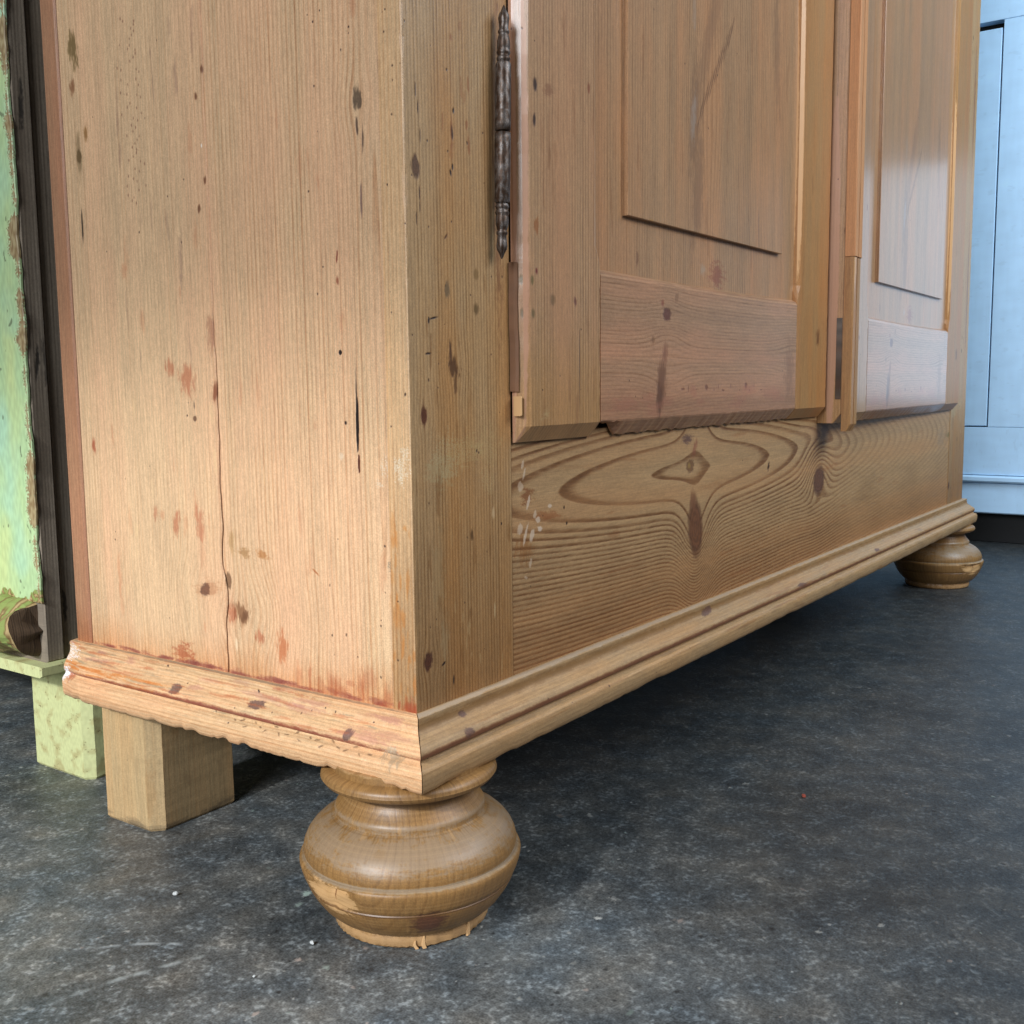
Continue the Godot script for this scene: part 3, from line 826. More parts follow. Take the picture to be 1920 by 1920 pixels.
	for i in 44:
		k.append([0.1, 0.002 + 0.0021 * i + 0.0008 * hash1(i), 0.1, 0.0004, 0.6 * sin(i), Color(0.58, 0.46, 0.31), 0.10 * hash1(i + 9.0), 0.4, ""])
	T.block = wood(384, 384, Vector2(0, 0), Vector2(0.2, 0.2), {
		"early": Color(0.755, 0.64, 0.465), "late": Color(0.67, 0.52, 0.345), "strength": 0.5, "c0": 0.3, "u0": 0.0, "k": 0.1, "sp": 0.0042, "warp": 0.006, "warp_u": 0.8, "warp_c": 4.0,
		"tint": Color(0.68, 0.54, 0.37), "tint_amt": 0.5, "seed": 39.0}, k)
	# --- weathered raw boards of the green cabinet's back
	k = []
	smears(k, Vector2(0, 0), Vector2(0.2, 0.5), 60, 97, Color(0.09, 0.08, 0.07), 0.7, 0.002, 0.02)
	smears(k, Vector2(0, 0), Vector2(0.2, 0.5), 30, 98, Color(0.36, 0.33, 0.28), 0.4, 0.002, 0.012)
	T.raw = wood(256, 640, Vector2(0, 0.05), Vector2(0.2, 0.5), {
		"early": Color(0.68, 0.63, 0.56), "late": Color(0.36, 0.32, 0.27), "strength": 0.8, "c0": 0.4, "u0": 0.0, "k": 0.05, "sp": 0.0024, "warp": 0.005, "warp_u": 0.8, "warp_c": 6.0,
		"tint": Color(0.42, 0.37, 0.31), "tint_amt": 0.5, "seed": 43.0}, k)
	T.green = green_paint(256, 640)
	T.pale = pale_paint(256, 256)
	T.white = white_paint(256, 1024)
	T.floor = concrete(2048)
	T.iron = iron(128, 512)

func green_paint(w: int, h: int) -> Image:
	var img := Image.create_empty(w, h, false, Image.FORMAT_RGB8)
	for j in h:
		for i in w:
			var a := -0.465 + 0.12 * (i + 0.5) / w
			var b := 0.09 + 0.5 * (1.0 - (j + 0.5) / h)
			var n1 := N_soft.get_noise_2d(a * 190.0, b * 70.0)
			var n2 := N_soft.get_noise_2d(a * 150.0 + 400.0, b * 90.0)
			var n3 := N_fine.get_noise_2d(a * 2500.0, b * 900.0)
			var c := Color(0.70, 0.80, 0.59)
			c = c.lerp(Color(0.82, 0.84, 0.55), clampf(n1 * 1.8, 0, 1) * 0.55)
			c = c.lerp(Color(0.66, 0.83, 0.74), clampf(n2 * 1.8, 0, 1) * 0.55)
			c = c * (1.0 + 0.04 * n3)
			var edge := -0.345 - a
			var lim := 0.0022 + 0.004 * N_warp.get_noise_2d(b * 700.0, 7.0) + 0.016 * maxf(0.0, N_warp.get_noise_2d(b * 150.0, 99.0) - 0.12) + 0.0022 * N_fine.get_noise_2d(b * 5000.0, a * 5000.0)
			if edge < lim:
				var q := N_fine.get_noise_2d(a * 3000.0, b * 1200.0)
				c = Color(0.70, 0.63, 0.47).lerp(Color(0.54, 0.44, 0.30), 0.5 + 0.5 * q)
			elif edge < lim + 0.0006:
				c = c.lerp(Color(0.36, 0.32, 0.22), 0.6)
			elif edge < lim + 0.0016:
				c = c.lerp(Color(0.86, 0.90, 0.74), 0.5)
			elif N_fine.get_noise_2d(a * 700.0 + 50.0, b * 500.0) > 0.93:
				c = c.lerp(Color(0.35, 0.38, 0.28), 0.6)
			var foot := b - 0.146 - 0.006 * N_warp.get_noise_2d(a * 800.0, 3.0)
			if foot < 0.0:
				var q2 := N_soft.get_noise_2d(a * 1500.0, b * 1500.0)
				c = Color(0.55, 0.60, 0.33).lerp(Color(0.47, 0.37, 0.22), smoothstep(-0.12, 0.05, q2)).lerp(Color(0.70, 0.60, 0.42), smoothstep(0.16, 0.24, q2))
			img.set_pixel(i, j, c)
	return img

func pale_paint(w: int, h: int) -> Image:
	var img := Image.create_empty(w, h, false, Image.FORMAT_RGB8)
	for j in h:
		for i in w:
			var a := 0.16 * (i + 0.5) / w
			var b := 0.16 * (1.0 - (j + 0.5) / h)
			var n1 := N_soft.get_noise_2d(a * 600.0, b * 600.0)
			var n3 := N_fine.get_noise_2d(a * 4000.0, b * 1600.0)
			var c := Color(0.80, 0.81, 0.585) * (1.0 + 0.03 * n3)
			c = c.lerp(Color(0.66, 0.60, 0.40), clampf(n1 * 2.0 - 0.25 + 0.5 * smoothstep(0.05, 0.0, b), 0, 1) * 0.6)
			if absf(N_warp.get_noise_2d(a * 900.0, b * 900.0)) < 0.012 and n1 > 0.1:
				c = c.lerp(Color(0.40, 0.34, 0.22), 0.6)
			img.set_pixel(i, j, c)
	return img

func white_paint(w: int, h: int) -> Image:
	var img := Image.create_empty(w, h, false, Image.FORMAT_RGB8)
	for j in h:
		for i in w:
			var n := N_fine.get_noise_2d(i * 3.0, j * 0.12)
			var m := N_soft.get_noise_2d(i * 0.5, j * 0.25)
			var c := Color(0.76, 0.885, 0.985) * (1.0 + 0.010 * n + 0.03 * m)
			var q := N_soft.get_noise_2d(i * 1.7 + 90.0, j * 0.6)
			if q > 0.46:
				c = c.lerp(Color(0.60, 0.70, 0.78), minf(0.16, (q - 0.46) * 2.0))
			img.set_pixel(i, j, c)
	return img

func iron(w: int, h: int) -> Image:
	var img := Image.create_empty(w, h, false, Image.FORMAT_RGB8)
	for j in h:
		for i in w:
			var n := N_fine.get_noise_2d(i * 2.2, j * 1.4)
			var m := N_soft.get_noise_2d(i * 0.6, j * 0.25)
			var c := Color(0.40, 0.37, 0.35).lerp(Color(0.25, 0.18, 0.13), clampf(0.4 + m * 1.5 + 0.3 * n, 0, 1))
			img.set_pixel(i, j, c * (1.0 + 0.25 * n))
	return img

const FLOOR_O := Vector2(-0.42, -0.74)
const FLOOR_L := 1.25

func concrete(w: int) -> Image:
	var rows := 32
	var bands := []
	bands.resize(w / rows)
	var id := WorkerThreadPool.add_group_task(func(k): bands[k] = concrete_band(w, k * rows, (k + 1) * rows), w / rows)
	WorkerThreadPool.wait_for_group_task_completion(id)
	var all := PackedByteArray()
	for b in bands:
		all.append_array(b)
	var sz := Vector2(FLOOR_L, FLOOR_L)
	var r := RandomNumberGenerator.new()
	r.seed = 77
	# worn patches, pale flecks of aggregate, spilt paint
	for i in 150:
		var c := Color(0.42, 0.42, 0.40) if i % 3 else Color(0.19, 0.19, 0.185)
		stamp(all, w, w, FLOOR_O, sz, [FLOOR_O.x + r.randf() * FLOOR_L, FLOOR_O.y + r.randf() * FLOOR_L, r.randf_range(0.008, 0.03), r.randf_range(0.004, 0.018), r.randf_range(0, 180), c, r.randf_range(0.15, 0.4), 1.0])
	for i in 7600:
		var q := r.randf() * r.randf()
		var ra := 0.0006 + 0.0040 * q * q
		var tone := r.randf_range(0.5, 0.86)
		var c := Color(tone, tone * 0.99, tone * 0.95)
		if r.randf() < 0.12:
			c = Color(tone * 0.92, tone * 1.02, tone * 0.96)
		elif r.randf() < 0.12:
			c = Color(tone * 1.02, tone * 0.92, tone * 0.86)
		stamp(all, w, w, FLOOR_O, sz, [FLOOR_O.x + r.randf() * FLOOR_L, FLOOR_O.y + r.randf() * FLOOR_L, ra, ra * r.randf_range(0.45, 1.0), r.randf_range(0, 180), c, r.randf_range(0.25, 0.85), 0.8])
	for i in 700:
		var ra := r.randf_range(0.0005, 0.0011)
		stamp(all, w, w, FLOOR_O, sz, [FLOOR_O.x + r.randf() * FLOOR_L, FLOOR_O.y + r.randf() * FLOOR_L, ra, ra, 0.0, Color(0.80, 0.81, 0.80), r.randf_range(0.4, 0.9), 0.3])
	for i in 900:
		var ra := r.randf_range(0.0006, 0.0022)
		stamp(all, w, w, FLOOR_O, sz, [FLOOR_O.x + r.randf() * FLOOR_L, FLOOR_O.y + r.randf() * FLOOR_L, ra, ra, 0.0, Color(0.12, 0.12, 0.12), r.randf_range(0.3, 0.7), 0.6])
	for i in 46:
		var p := Vector2(FLOOR_O.x + r.randf() * FLOOR_L, FLOOR_O.y + r.randf() * FLOOR_L)
		scratch(all, w, p, r.randf_range(0, TAU), r.randf_range(0.015, 0.12), r.randf_range(-6, 6), Color(0.60, 0.60, 0.59), r.randf_range(0.2, 0.55), r.randf_range(0.0004, 0.0012), i)
	# the chalky arcs in the near left corner and the ghost of tape under the middle
	scratch(all, w, Vector2(-0.115, -0.145), 0.55, 0.085, 9.0, Color(0.74, 0.77, 0.78), 0.7, 0.0022, 101)
	scratch(all, w, Vector2(-0.150, -0.110), 0.2, 0.10, 4.0, Color(0.70, 0.73, 0.73), 0.6, 0.0028, 102)
	scratch(all, w, Vector2(0.40, 0.02), 0.05, 0.24, 0.6, Color(0.46, 0.47, 0.46), 0.4, 0.0030, 103)
	scratch(all, w, Vector2(0.36, 0.11), -0.4, 0.20, 1.2, Color(0.46, 0.47, 0.46), 0.4, 0.0030, 104)
	scratch(all, w, Vector2(0.42, 0.10), 0.0, 0.13, 0.5, Color(0.43, 0.44, 0.44), 0.35, 0.0030, 105)
	return Image.create_from_data(w, w, false, Image.FORMAT_RGB8, all)

func concrete_band(w: int, j0: int, j1: int) -> PackedByteArray:
	var out := PackedByteArray()
	out.resize(w * (j1 - j0) * 3)
	var at := 0
	var fade := int(w * 0.06)
	for j in range(j0, j1):
		var b := (j + 0.5) / w * FLOOR_L
		var sb := clampf(float(j - (w - fade)) / fade, 0, 1)
		for i in w:
			var a := (i + 0.5) / w * FLOOR_L
			var sa := clampf(float(i - (w - fade)) / fade, 0, 1)
			var v := floor_tone(a, b)
			if sa > 0.0:
				v = v.lerp(floor_tone(a - FLOOR_L, b), sa)
			if sb > 0.0:
				v = v.lerp(floor_tone(a - FLOOR_L * (1.0 if sa > 0.5 else 0.0), b - FLOOR_L), sb)
			out[at] = clampi(int(v.x * 255.0), 0, 255)
			out[at + 1] = clampi(int(v.y * 255.0), 0, 255)
			out[at + 2] = clampi(int(v.z * 255.0), 0, 255)
			at += 3
	return out

func floor_tone(a: float, b: float) -> Vector3:
	var n1 := N_soft.get_noise_2d(a * 60.0, b * 60.0)
	var n2 := N_soft.get_noise_2d(a * 520.0 + 70.0, b * 520.0)
	var n3 := N_fine.get_noise_2d(a * 6500.0, b * 6500.0)
	var n4 := N_warp.get_noise_2d(a * 2300.0, b * 2300.0)
	var n5 := N_soft.get_noise_2d(a * 190.0 - 33.0, b * 190.0)
	var v := 0.375 * (1.0 + 0.20 * n1 + 0.22 * n2 + 0.20 * n3 + 0.10 * n4 + 0.18 * n5)
	v += 0.045 * smoothstep(0.20, 0.48, n4 + 0.25 * n2) - 0.04 * smoothstep(0.20, 0.48, -n4 + 0.2 * n2)
	v += 0.085 * smoothstep(0.24, 0.6, n2 * 0.5 + n4 * 0.7)
	return Vector3(v * (0.97 + 0.07 * n5), v * 1.0, v * (1.0 - 0.07 * n5))

func scratch(px: PackedByteArray, w: int, p: Vector2, ang: float, length: float, bend: float, col: Color, alpha: float, wide: float, seed: int):
	var step := FLOOR_L / w
	var n := int(length / step)
	var wp := maxi(1, int(wide / step))
	for q in n:
		p += Vector2(cos(ang), sin(ang)) * step
		ang += bend * step
		var i0 := int((p.x - FLOOR_O.x) / FLOOR_L * w)
		var j0 := int((1.0 - (p.y - FLOOR_O.y) / FLOOR_L) * w)
		var k := alpha * clampf(0.55 + 0.9 * N_fine.get_noise_2d(q * 0.5, seed * 13.0), 0, 1) * sin(PI * (q + 0.5) / n)
		for dj in range(-wp, wp + 1):
			for di in range(-wp, wp + 1):
				var rr := sqrt(di * di + dj * dj) / (wp + 0.5)
				if rr > 1.0:
					continue
				var at := (posmod(j0 + dj, w) * w + posmod(i0 + di, w)) * 3
				var kk := k * (1.0 - rr) * (0.4 if wp > 1 else 1.0)
				px[at] = clampi(int(px[at] + (col.r * 255.0 - px[at]) * kk), 0, 255)
				px[at + 1] = clampi(int(px[at + 1] + (col.g * 255.0 - px[at + 1]) * kk), 0, 255)
				px[at + 2] = clampi(int(px[at + 2] + (col.b * 255.0 - px[at + 2]) * kk), 0, 255)

# ------------------------------------------------------------------ materials
func textured(called: String, img: Image, rough: float, relief := 0.0, spec := 0.5) -> StandardMaterial3D:
	var m := StandardMaterial3D.new()
	m.resource_name = called
	var t := ImageTexture.create_from_image(img)
	m.albedo_texture = t
	m.roughness = rough
	m.metallic_specular = spec
	if relief > 0.0:
		m.heightmap_enabled = true
		m.heightmap_texture = t
		m.heightmap_scale = relief
	return m

func plain(called: String, c: Color, rough: float, metal := 0.0) -> StandardMaterial3D:
	var m := StandardMaterial3D.new()
	m.resource_name = called
	m.albedo_color = c
	m.roughness = rough
	m.metallic = metal
	return m

func make_materials():
	M.side = textured("pine_side", T.side, 0.46, 0.035)
	M.post = textured("pine_post", T.post, 0.42, 0.035)
	M.plinth = textured("pine_plinth", T.plinth, 0.42, 0.03)
	M.stile = textured("pine_stile", T.stile, 0.31, 0.03)
	M.amber = textured("pine_stile_amber", T.stile_amber, 0.40, 0.03)
	M.rail = textured("pine_rail", T.rail, 0.30, 0.03)
	M.panel = textured("pine_panel", T.panel, 0.36, 0.03)
	for q in [M.stile, M.panel, M.rail]:
		q.clearcoat_enabled = true
		q.clearcoat = 0.45
		q.clearcoat_roughness = 0.2
	M.mould_front = textured("pine_moulding", T.mould_front, 0.5, 0.03)
	M.mould_side = textured("pine_moulding_worn", T.mould_side, 0.55, 0.05)
	M.foot = textured("pine_turned", T.foot, 0.43, 0.03)
	M.block = textured("pine_sawn", T.block, 0.6, 0.03)
	M.raw = textured("weathered_wood", T.raw, 0.85, 0.06)
	M.rot = M.raw.duplicate()
	M.rot.resource_name = "dark_rotten_wood"
	M.rot.albedo_color = Color(0.62, 0.54, 0.46)
	M.green = textured("green_paint", T.green, 0.5, 0.05)
	M.pale = textured("pale_green_paint", T.pale, 0.5, 0.05)
	M.iron = textured("dark_iron", T.iron, 0.44, 0.008)
	M.iron.metallic = 0.6
	M.floor = textured("concrete", T.floor, 0.50, 0.07)
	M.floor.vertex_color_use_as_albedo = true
	M.rusty = M.side.duplicate()
	M.rusty.resource_name = "pine_back_strip"
	M.rusty.albedo_color = Color(0.78, 0.70, 0.68)
	M.pink = M.block.duplicate()
	M.pink.albedo_color = Color(1.0, 0.86, 0.80)
	M.orange = M.amber.duplicate()
	M.orange.albedo_color = Color(1.0, 0.93, 0.80)
	M.dark = plain("dark_inside", Color(0.16, 0.12, 0.09), 0.9)
	M.plate = M.iron.duplicate()
	M.plate.albedo_color = Color(1.0, 0.98, 0.95)
	M.plate.metallic = 0.3
	M.lip = M.block.duplicate()
	M.lip.resource_name = "bruised_wood"
	M.lip.albedo_color = Color(0.62, 0.52, 0.50)
	M.chip = plain("raw_splinter", Color(0.78, 0.62, 0.43), 0.8)
	M.white = textured("white_paint", T.white, 0.4, 0.01)
	M.black = plain("black_plinth", Color(0.035, 0.036, 0.04), 0.55)
	M.crumb = plain("white_crumb", Color(0.74, 0.75, 0.74), 0.7)
	M.red = plain("red_crumb", Color(0.52, 0.24, 0.18), 0.6)

# ------------------------------------------------------------------ setting
func build_floor():
	var st := SurfaceTool.new()
	st.begin(Mesh.PRIMITIVE_TRIANGLES)
	var xs := []
	for i in 61:
		xs.append(-0.8 + 0.05 * i)
	xs.push_front(-7.0)
	xs.append(7.0)
	var zs := []
	for i in 45:
		zs.append(-1.3 + 0.05 * i)
	zs.push_front(-7.0)
	zs.append(7.0)
	for j in zs.size():
		for i in xs.size():
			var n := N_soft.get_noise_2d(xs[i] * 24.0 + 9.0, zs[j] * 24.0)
			# dusty towards the left, and the daylight from there painted into the tone
			var worn := smoothstep(0.34, -0.12, xs[i] + 0.5 * zs[j] + 0.16 * n)  # mask of the pale dust and the painted daylight
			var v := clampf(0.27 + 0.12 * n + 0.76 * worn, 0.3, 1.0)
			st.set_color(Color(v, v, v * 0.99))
			st.set_normal(Vector3.UP)
			st.set_uv(Vector2((xs[i] - FLOOR_O.x) / FLOOR_L, 1.0 - (zs[j] - FLOOR_O.y) / FLOOR_L))
			st.add_vertex(Vector3(xs[i], 0, zs[j]))
	var w := xs.size()
	for j in zs.size() - 1:
		for i in w - 1:
			var a := j * w + i
			for q in [a, a + 1, a + w + 1, a, a + w + 1, a + w]:
				st.add_index(q)
	var mi := MeshInstance3D.new()
	mi.name = "floor"
	mi.mesh = st.commit()
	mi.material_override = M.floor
	add_child(mi, true)
	mi.set_meta("kind", "structure")
	mi.set_meta("label", "dark grey worn concrete floor with pale flecks and scratches")

func flat_uv(p: Vector3, _n: Vector3) -> Vector2:
	return Vector2(p.x, p.y)

func build_white_cupboard():
	var t := thing("cupboard", "white painted cupboard with black plinth behind the right end of the wardrobe", "cupboard", Vector3(1.612, 0, 0))
	var put := func(called, lo, hi, mat, bev = 0.001):
		var s := soup()
		# boxes that face -x: laid out in (z, y)
		var o := PackedVector2Array([Vector2(lo.z, lo.y), Vector2(hi.z, lo.y), Vector2(hi.z, hi.y), Vector2(lo.z, hi.y)])
		slab(s, o, func(a, b, d): return Vector3(lo.x + d, b, a), hi.x - lo.x, bev)
		return commit(called, s, mat, t, func(p: Vector3, n: Vector3): return Vector2(p.z if absf(n.z) < 0.7 else p.x, p.y) if hi.z - lo.z < hi.y - lo.y else Vector2(p.y, p.z))
	put.call("plinth", Vector3(0.035, 0.0, -0.95), Vector3(0.42, 0.0552, 0.06), M.black)
	put.call("base_rail", Vector3(0.0, 0.0556, -0.95), Vector3(0.022, 0.1096, 0.06), M.white, 0.002)
	put.call("base_lip", Vector3(-0.008, 0.1106, -0.95), Vector3(0.022, 0.1226, 0.06), M.white, 0.003)
	put.call("frame_rail", Vector3(0.0, 0.1236, -0.95), Vector3(0.022, 0.2076, 0.06), M.white, 0.0006)
	put.call("frame_stile", Vector3(0.0, 0.2082, -0.0515), Vector3(0.022, 0.8920, 0.06), M.white, 0.0006)
	put.call("frame_rail", Vector3(0.0, 0.8926, -0.95), Vector3(0.022, 1.90, 0.06), M.white, 0.0006)
	put.call("frame_stile", Vector3(0.0, 0.2082, -0.95), Vector3(0.022, 0.8920, -0.62), M.white, 0.0006)
	put.call("carcass", Vector3(0.0235, 0.0556, -0.95), Vector3(0.45, 1.90, 0.06), M.dark)  # dark colour stands in for the shade in the gap above the door
	put.call("side_panel", Vector3(0.0005, 0.0556, 0.0605), Vector3(0.45, 1.90, 0.0785), M.white)
	var d = put.call("door", Vector3(0.001, 0.2098, -0.618), Vector3(0.021, 0.8800, -0.0537), M.white, 0.0012)
	d.set_meta("label", "flat white door with a dark gap along its top")

func build_green_cabinet():
	var t := thing("cabinet", "old cabinet in flaking mint green paint with raw wood back, behind the wardrobe", "cabinet", Vector3(0.0, 0, -0.345))
	var uv_green := func(p: Vector3, n: Vector3):
		var a := p.z - 0.345
		if absf(n.z) > 0.7:
			a = -0.346 - p.x
		return Vector2(minf((a + 0.465) / 0.12, 0.998), 1.0 - (fold(p.y, 0.586, 0.275) - 0.09) / 0.5)
	# the painted side, its long edge ragged where paint and wood have broken off
	var s := soup()
	tall_board(s, 0.1415, 1.55, cuts_of(0.09, 0.5, 1.55), func(_y): return -0.5, func(y): return -0.0006 + wobble(y, 2.0, 0.0016), func(a, b, d): return Vector3(0.0035 + d, b, a), 0.0020, 0.0006, 0.006)
	commit("side_panel", s, M.green, t, uv_green)
	var uv_raw := func(p: Vector3, _n: Vector3): return Vector2(p.x / 0.2, 1.0 - (p.y - 0.05) / 0.5)
	s = soup()
	box(s, Vector3(0.0056, 0.098, -0.4995), Vector3(0.0202, 1.5495, -0.0012), 0.0014)
	commit("side_edge", s, M.raw, t, uv_raw)
	# raw boards of the back
	for k in 4:
		s = soup()
		var x0 := 0.0204 + 0.16 * k
		box(s, Vector3(x0, 0.098, -0.022), Vector3(x0 + 0.1585, 1.55, -0.004 - 0.0015 * (k % 2)), 0.001)
		var b := commit("back_board", s, M.raw, t, uv_raw)
		b.set_meta("label", "bare weathered back board")
	s = soup()
	box(s, Vector3(0.02, 0.5, -0.5), Vector3(0.62, 0.52, -0.023))
	box(s, Vector3(0.60, 0.10, -0.5), Vector3(0.62, 1.55, -0.023))
	box(s, Vector3(0.004, 1.552, -0.5), Vector3(0.62, 1.57, 0.0))
	commit("shelf", s, M.raw, t, uv_raw)
	# broken half-round moulding along the foot of the side
	s = soup()
	var loops := []
	for k in 26:
		var z := -0.008 - 0.012 * k
		var L := PackedVector3Array()
		for i in 14:
			var an := PI * 0.5 + PI * i / 13.0
			var rr := 0.0195 * (1.0 + 0.10 * sin(an * 3.0 + z * 90.0) + 0.06 * sin(z * 240.0 + i))
			L.append(Vector3(0.0035 + 1.05 * rr * cos(an), 0.1225 + rr * sin(an), z + (0.0025 * sin(an * 2.3) if k == 0 else 0.0)))
		L.append(Vector3(0.018, 0.103, z))
		L.append(Vector3(0.018, 0.142, z))
		loops.append(L)
	loft(s, loops)
	var bm := commit("broken_moulding", s, M.green, t, func(p: Vector3, _n): return Vector2((p.z * 0.6 - 0.365 + 0.465) / 0.12, 1.0 - (0.094 + 0.3 * p.y - 0.09) / 0.5))
	bm.set_meta("label", "rounded moulding with a broken end and worn green paint")
	s = soup()
	var first: PackedVector3Array = loops[0]
	var face := []
	for rr in [1.0, 0.86, 0.5, 0.2]:
		var L := PackedVector3Array()
		for i in first.size():
			var c := Vector3(0.010, 0.1225, -0.008)
			var v: Vector3 = c + (first[i] - c) * rr
			v.z = first[i].z + (1.0 - rr) * 0.0014 * sin(i * 0.9 + rr * 5.0) + 0.0004 + 0.0012 * (1.0 - rr)
			L.append(v)
		face.append(L)
	var fg := []
	for i in first.size():
		fg.append(1)
	loft(s, face, fg)
	commit("broken_end", s, M.rot, t, func(p: Vector3, _n): return Vector2(p.x * 8.0, p.y * 4.0))
	# pale bottom board and its square foot
	var uv_pale := func(p: Vector3, nn: Vector3): return Vector2((p.x if absf(nn.z) > 0.7 else p.z) / 0.16, 1.0 - p.y / 0.16)
	s = soup()
	box(s, Vector3(-0.004, 0.0905, -0.5), Vector3(0.62, 0.0985, 0.006), 0.0012)
	commit("bottom_board", s, M.pale, t, uv_pale)
	s = soup()
	square_foot(s, Vector3(0.0370, 0, -0.0765), Vector3(0.107, 0.0902, -0.0075), 0.006)
	commit("foot", s, M.pale, t, uv_pale)

# an upright square foot, its near corners cut off
func square_foot(s: Dictionary, lo: Vector3, hi: Vector3, cut: float):
	var loops := []
	var ys := [0.0, 0.0018]
	for k in 24:
		ys.append(lerpf(0.004, hi.y, k / 23.0))
	for k in ys.size():
		var e := 0.0012 if k == 0 else 0.0
		var L := PackedVector3Array()
		for q in [[lo.x + e, lo.z + e], [lo.x + e, hi.z - cut], [lo.x + cut * 1.05, hi.z - e], [hi.x - e, hi.z - e], [hi.x - e, lo.z + e]]:
			L.append(Vector3(q[0] + wobble(ys[k] * 2.0, q[1] * 50.0, 0.0002), ys[k], q[1] + wobble(ys[k] * 2.0, q[0] * 70.0 + 3.0, 0.0002)))
		loops.append(L)
	loft(s, loops)

func build_crumbs():
	var spots := [[-0.042, -0.149, 0.0014], [-0.0365, -0.044, 0.0012], [-0.134, -0.245, 0.0010], [-0.011, -0.0265, 0.0008], [0.0005, 0.0085, 0.0009], [-0.075, -0.045, 0.0007]]
	for q in spots:
		var s := soup()
		var loops := []
		for k in 5:
			var el := -0.5 * PI + PI * (k + 0.35) / 4.7
			var L := PackedVector3Array()
			for i in 7:
				var an := TAU * i / 7.0
				var rr = q[2] * (1.0 + 0.25 * sin(an * 2.0 + q[0] * 900.0) + 0.12 * sin(an * 3.0 + k))
				L.append(Vector3(rr * cos(el) * cos(an), maxf(0.0, q[2] * 0.8 + rr * sin(el) * 0.8), rr * cos(el) * sin(an)))
			loops.append(L)
		loft(s, loops)
		var mi := commit(numbered("crumb"), s, M.crumb, self, flat_uv)
		mi.position = Vector3(q[0], 0.0003, q[1])
		tag(mi, "tiny white crumb lying on the dark concrete floor", "crumb", "white crumbs scattered on the floor")
	var s2 := soup()
	box(s2, Vector3(-0.0014, 0.0, -0.0012), Vector3(0.0014, 0.0014, 0.0012), 0.0004)
	var r := commit(numbered("crumb"), s2, M.red, self, flat_uv)
	r.position = Vector3(0.300, 0.0004, 0.098)
	r.rotation.y = 0.6
	tag(r, "tiny red speck on the floor in front of the wardrobe", "crumb")

# ------------------------------------------------------------------ the wardrobe
const PROFILE := [Vector2(0.0, 0.1226), Vector2(0.0046, 0.1225), Vector2(0.0056, 0.1219), Vector2(0.0058, 0.1206), Vector2(0.0053, 0.1194), Vector2(0.0054, 0.1174), Vector2(0.0062, 0.1154), Vector2(0.0080, 0.1134), Vector2(0.0104, 0.1116), Vector2(0.0128, 0.1098), Vector2(0.0144, 0.1078), Vector2(0.0148, 0.1058), Vector2(0.0141, 0.1043), Vector2(0.0126, 0.1035), Vector2(0.0128, 0.1024), Vector2(0.0142, 0.1014), Vector2(0.0160, 0.1007), Vector2(0.0172, 0.0994), Vector2(0.0177, 0.0972), Vector2(0.0177, 0.0940), Vector2(0.0172, 0.0905), Vector2(0.0162, 0.0882), Vector2(0.0146, 0.0871), Vector2(0.0128, 0.0869), Vector2(-0.0040, 0.0872), Vector2(-0.0040, 0.1226)]

func moulding(called: String, parent: Node, mat: Material, origin: Vector2, size: Vector2, along: Callable, stations: int, rough: float, seed: float):
	var prof := PROFILE
	var g := groups_of(prof, 0.7)
	var arc := [0.0]
	for i in prof.size() - 1:
		arc.append(arc[i] + prof[i].distance_to(prof[i + 1]))
	arc.append(arc[-1] + 0.004)
	var s := soup()
	var loops := []
	var us := []
	for k in stations + 1:
		var f := float(k) / stations
		var L := PackedVector3Array()
		var U := []
		for i in prof.size():
			var d: float = prof[i].x
			var y: float = prof[i].y
			if i > 1 and i < 24 and k > 0 and k < stations:
				var q := rough * N_fine.get_noise_2d(f * 420.0 * stations / 100.0, i * 3.0 + seed * 10.0)
				var q2 := rough * N_warp.get_noise_2d(f * 300.0 * stations / 100.0, seed * 30.0)
				d += q * 0.20
				y += q * 0.12
				if i >= 20:
					y += rough * (1.5 * maxf(0.0, N_warp.get_noise_2d(f * 130.0 * stations / 100.0, seed * 30.0) - 0.12) + 0.7 * maxf(0.0, N_fine.get_noise_2d(f * 700.0 * stations / 100.0, seed * 17.0) - 0.45))
			var P: Vector3 = along.call(f, d, y)
			L.append(P)
			U.append(P.x if origin.y < 1.0 else P.z)
		loops.append(L)
		us.append(U)
	var uv := func(k, i, ii): return Vector2((us[k][i] - origin.x) / size.x, 1.0 - (arc[ii] + 0.004) / size.y)
	var n := prof.size()
	for k in stations:
		for i in n:
			var j := (i + 1) % n
			var A = loops[k]
			var B = loops[k + 1]
			for q in [[k, i, i], [k, j, i + 1], [k + 1, j, i + 1], [k, i, i], [k + 1, j, i + 1], [k + 1, i, i]]:
				s.p.append(loops[q[0]][q[1]])
				s.t.append(uv.call(q[0], q[1], q[2]))
			s.g.append(g[i]); s.g.append(g[i])
	var before: int = s.p.size()
	var ends := soup()
	loft(ends, [loops[0], loops[stations]], null, true)
	var sides := n * 6
	for i in range(sides, ends.p.size()):
		s.p.append(ends.p[i])
		var P: Vector3 = ends.p[i]
		s.t.append(Vector2(((P.x if origin.y < 1.0 else P.z) - origin.x) / size.x, 1.0 - (0.128 - P.y + 0.004) / size.y))
	for i in (ends.p.size() - sides) / 3:
		s.g.append(-1)
	return commit(called, s, mat, parent)

# upright piece with a cross-section in (x, z); sections: [y, [Vector2(x, z) ...]]
func upright(s: Dictionary, sections: Array, limit := 0.7):
	var loops := []
	for q in sections:
		var L := PackedVector3Array()
		for v in q[1]:
			L.append(Vector3(v.x, q[0], v.y))
		loops.append(L)
	loft(s, loops)

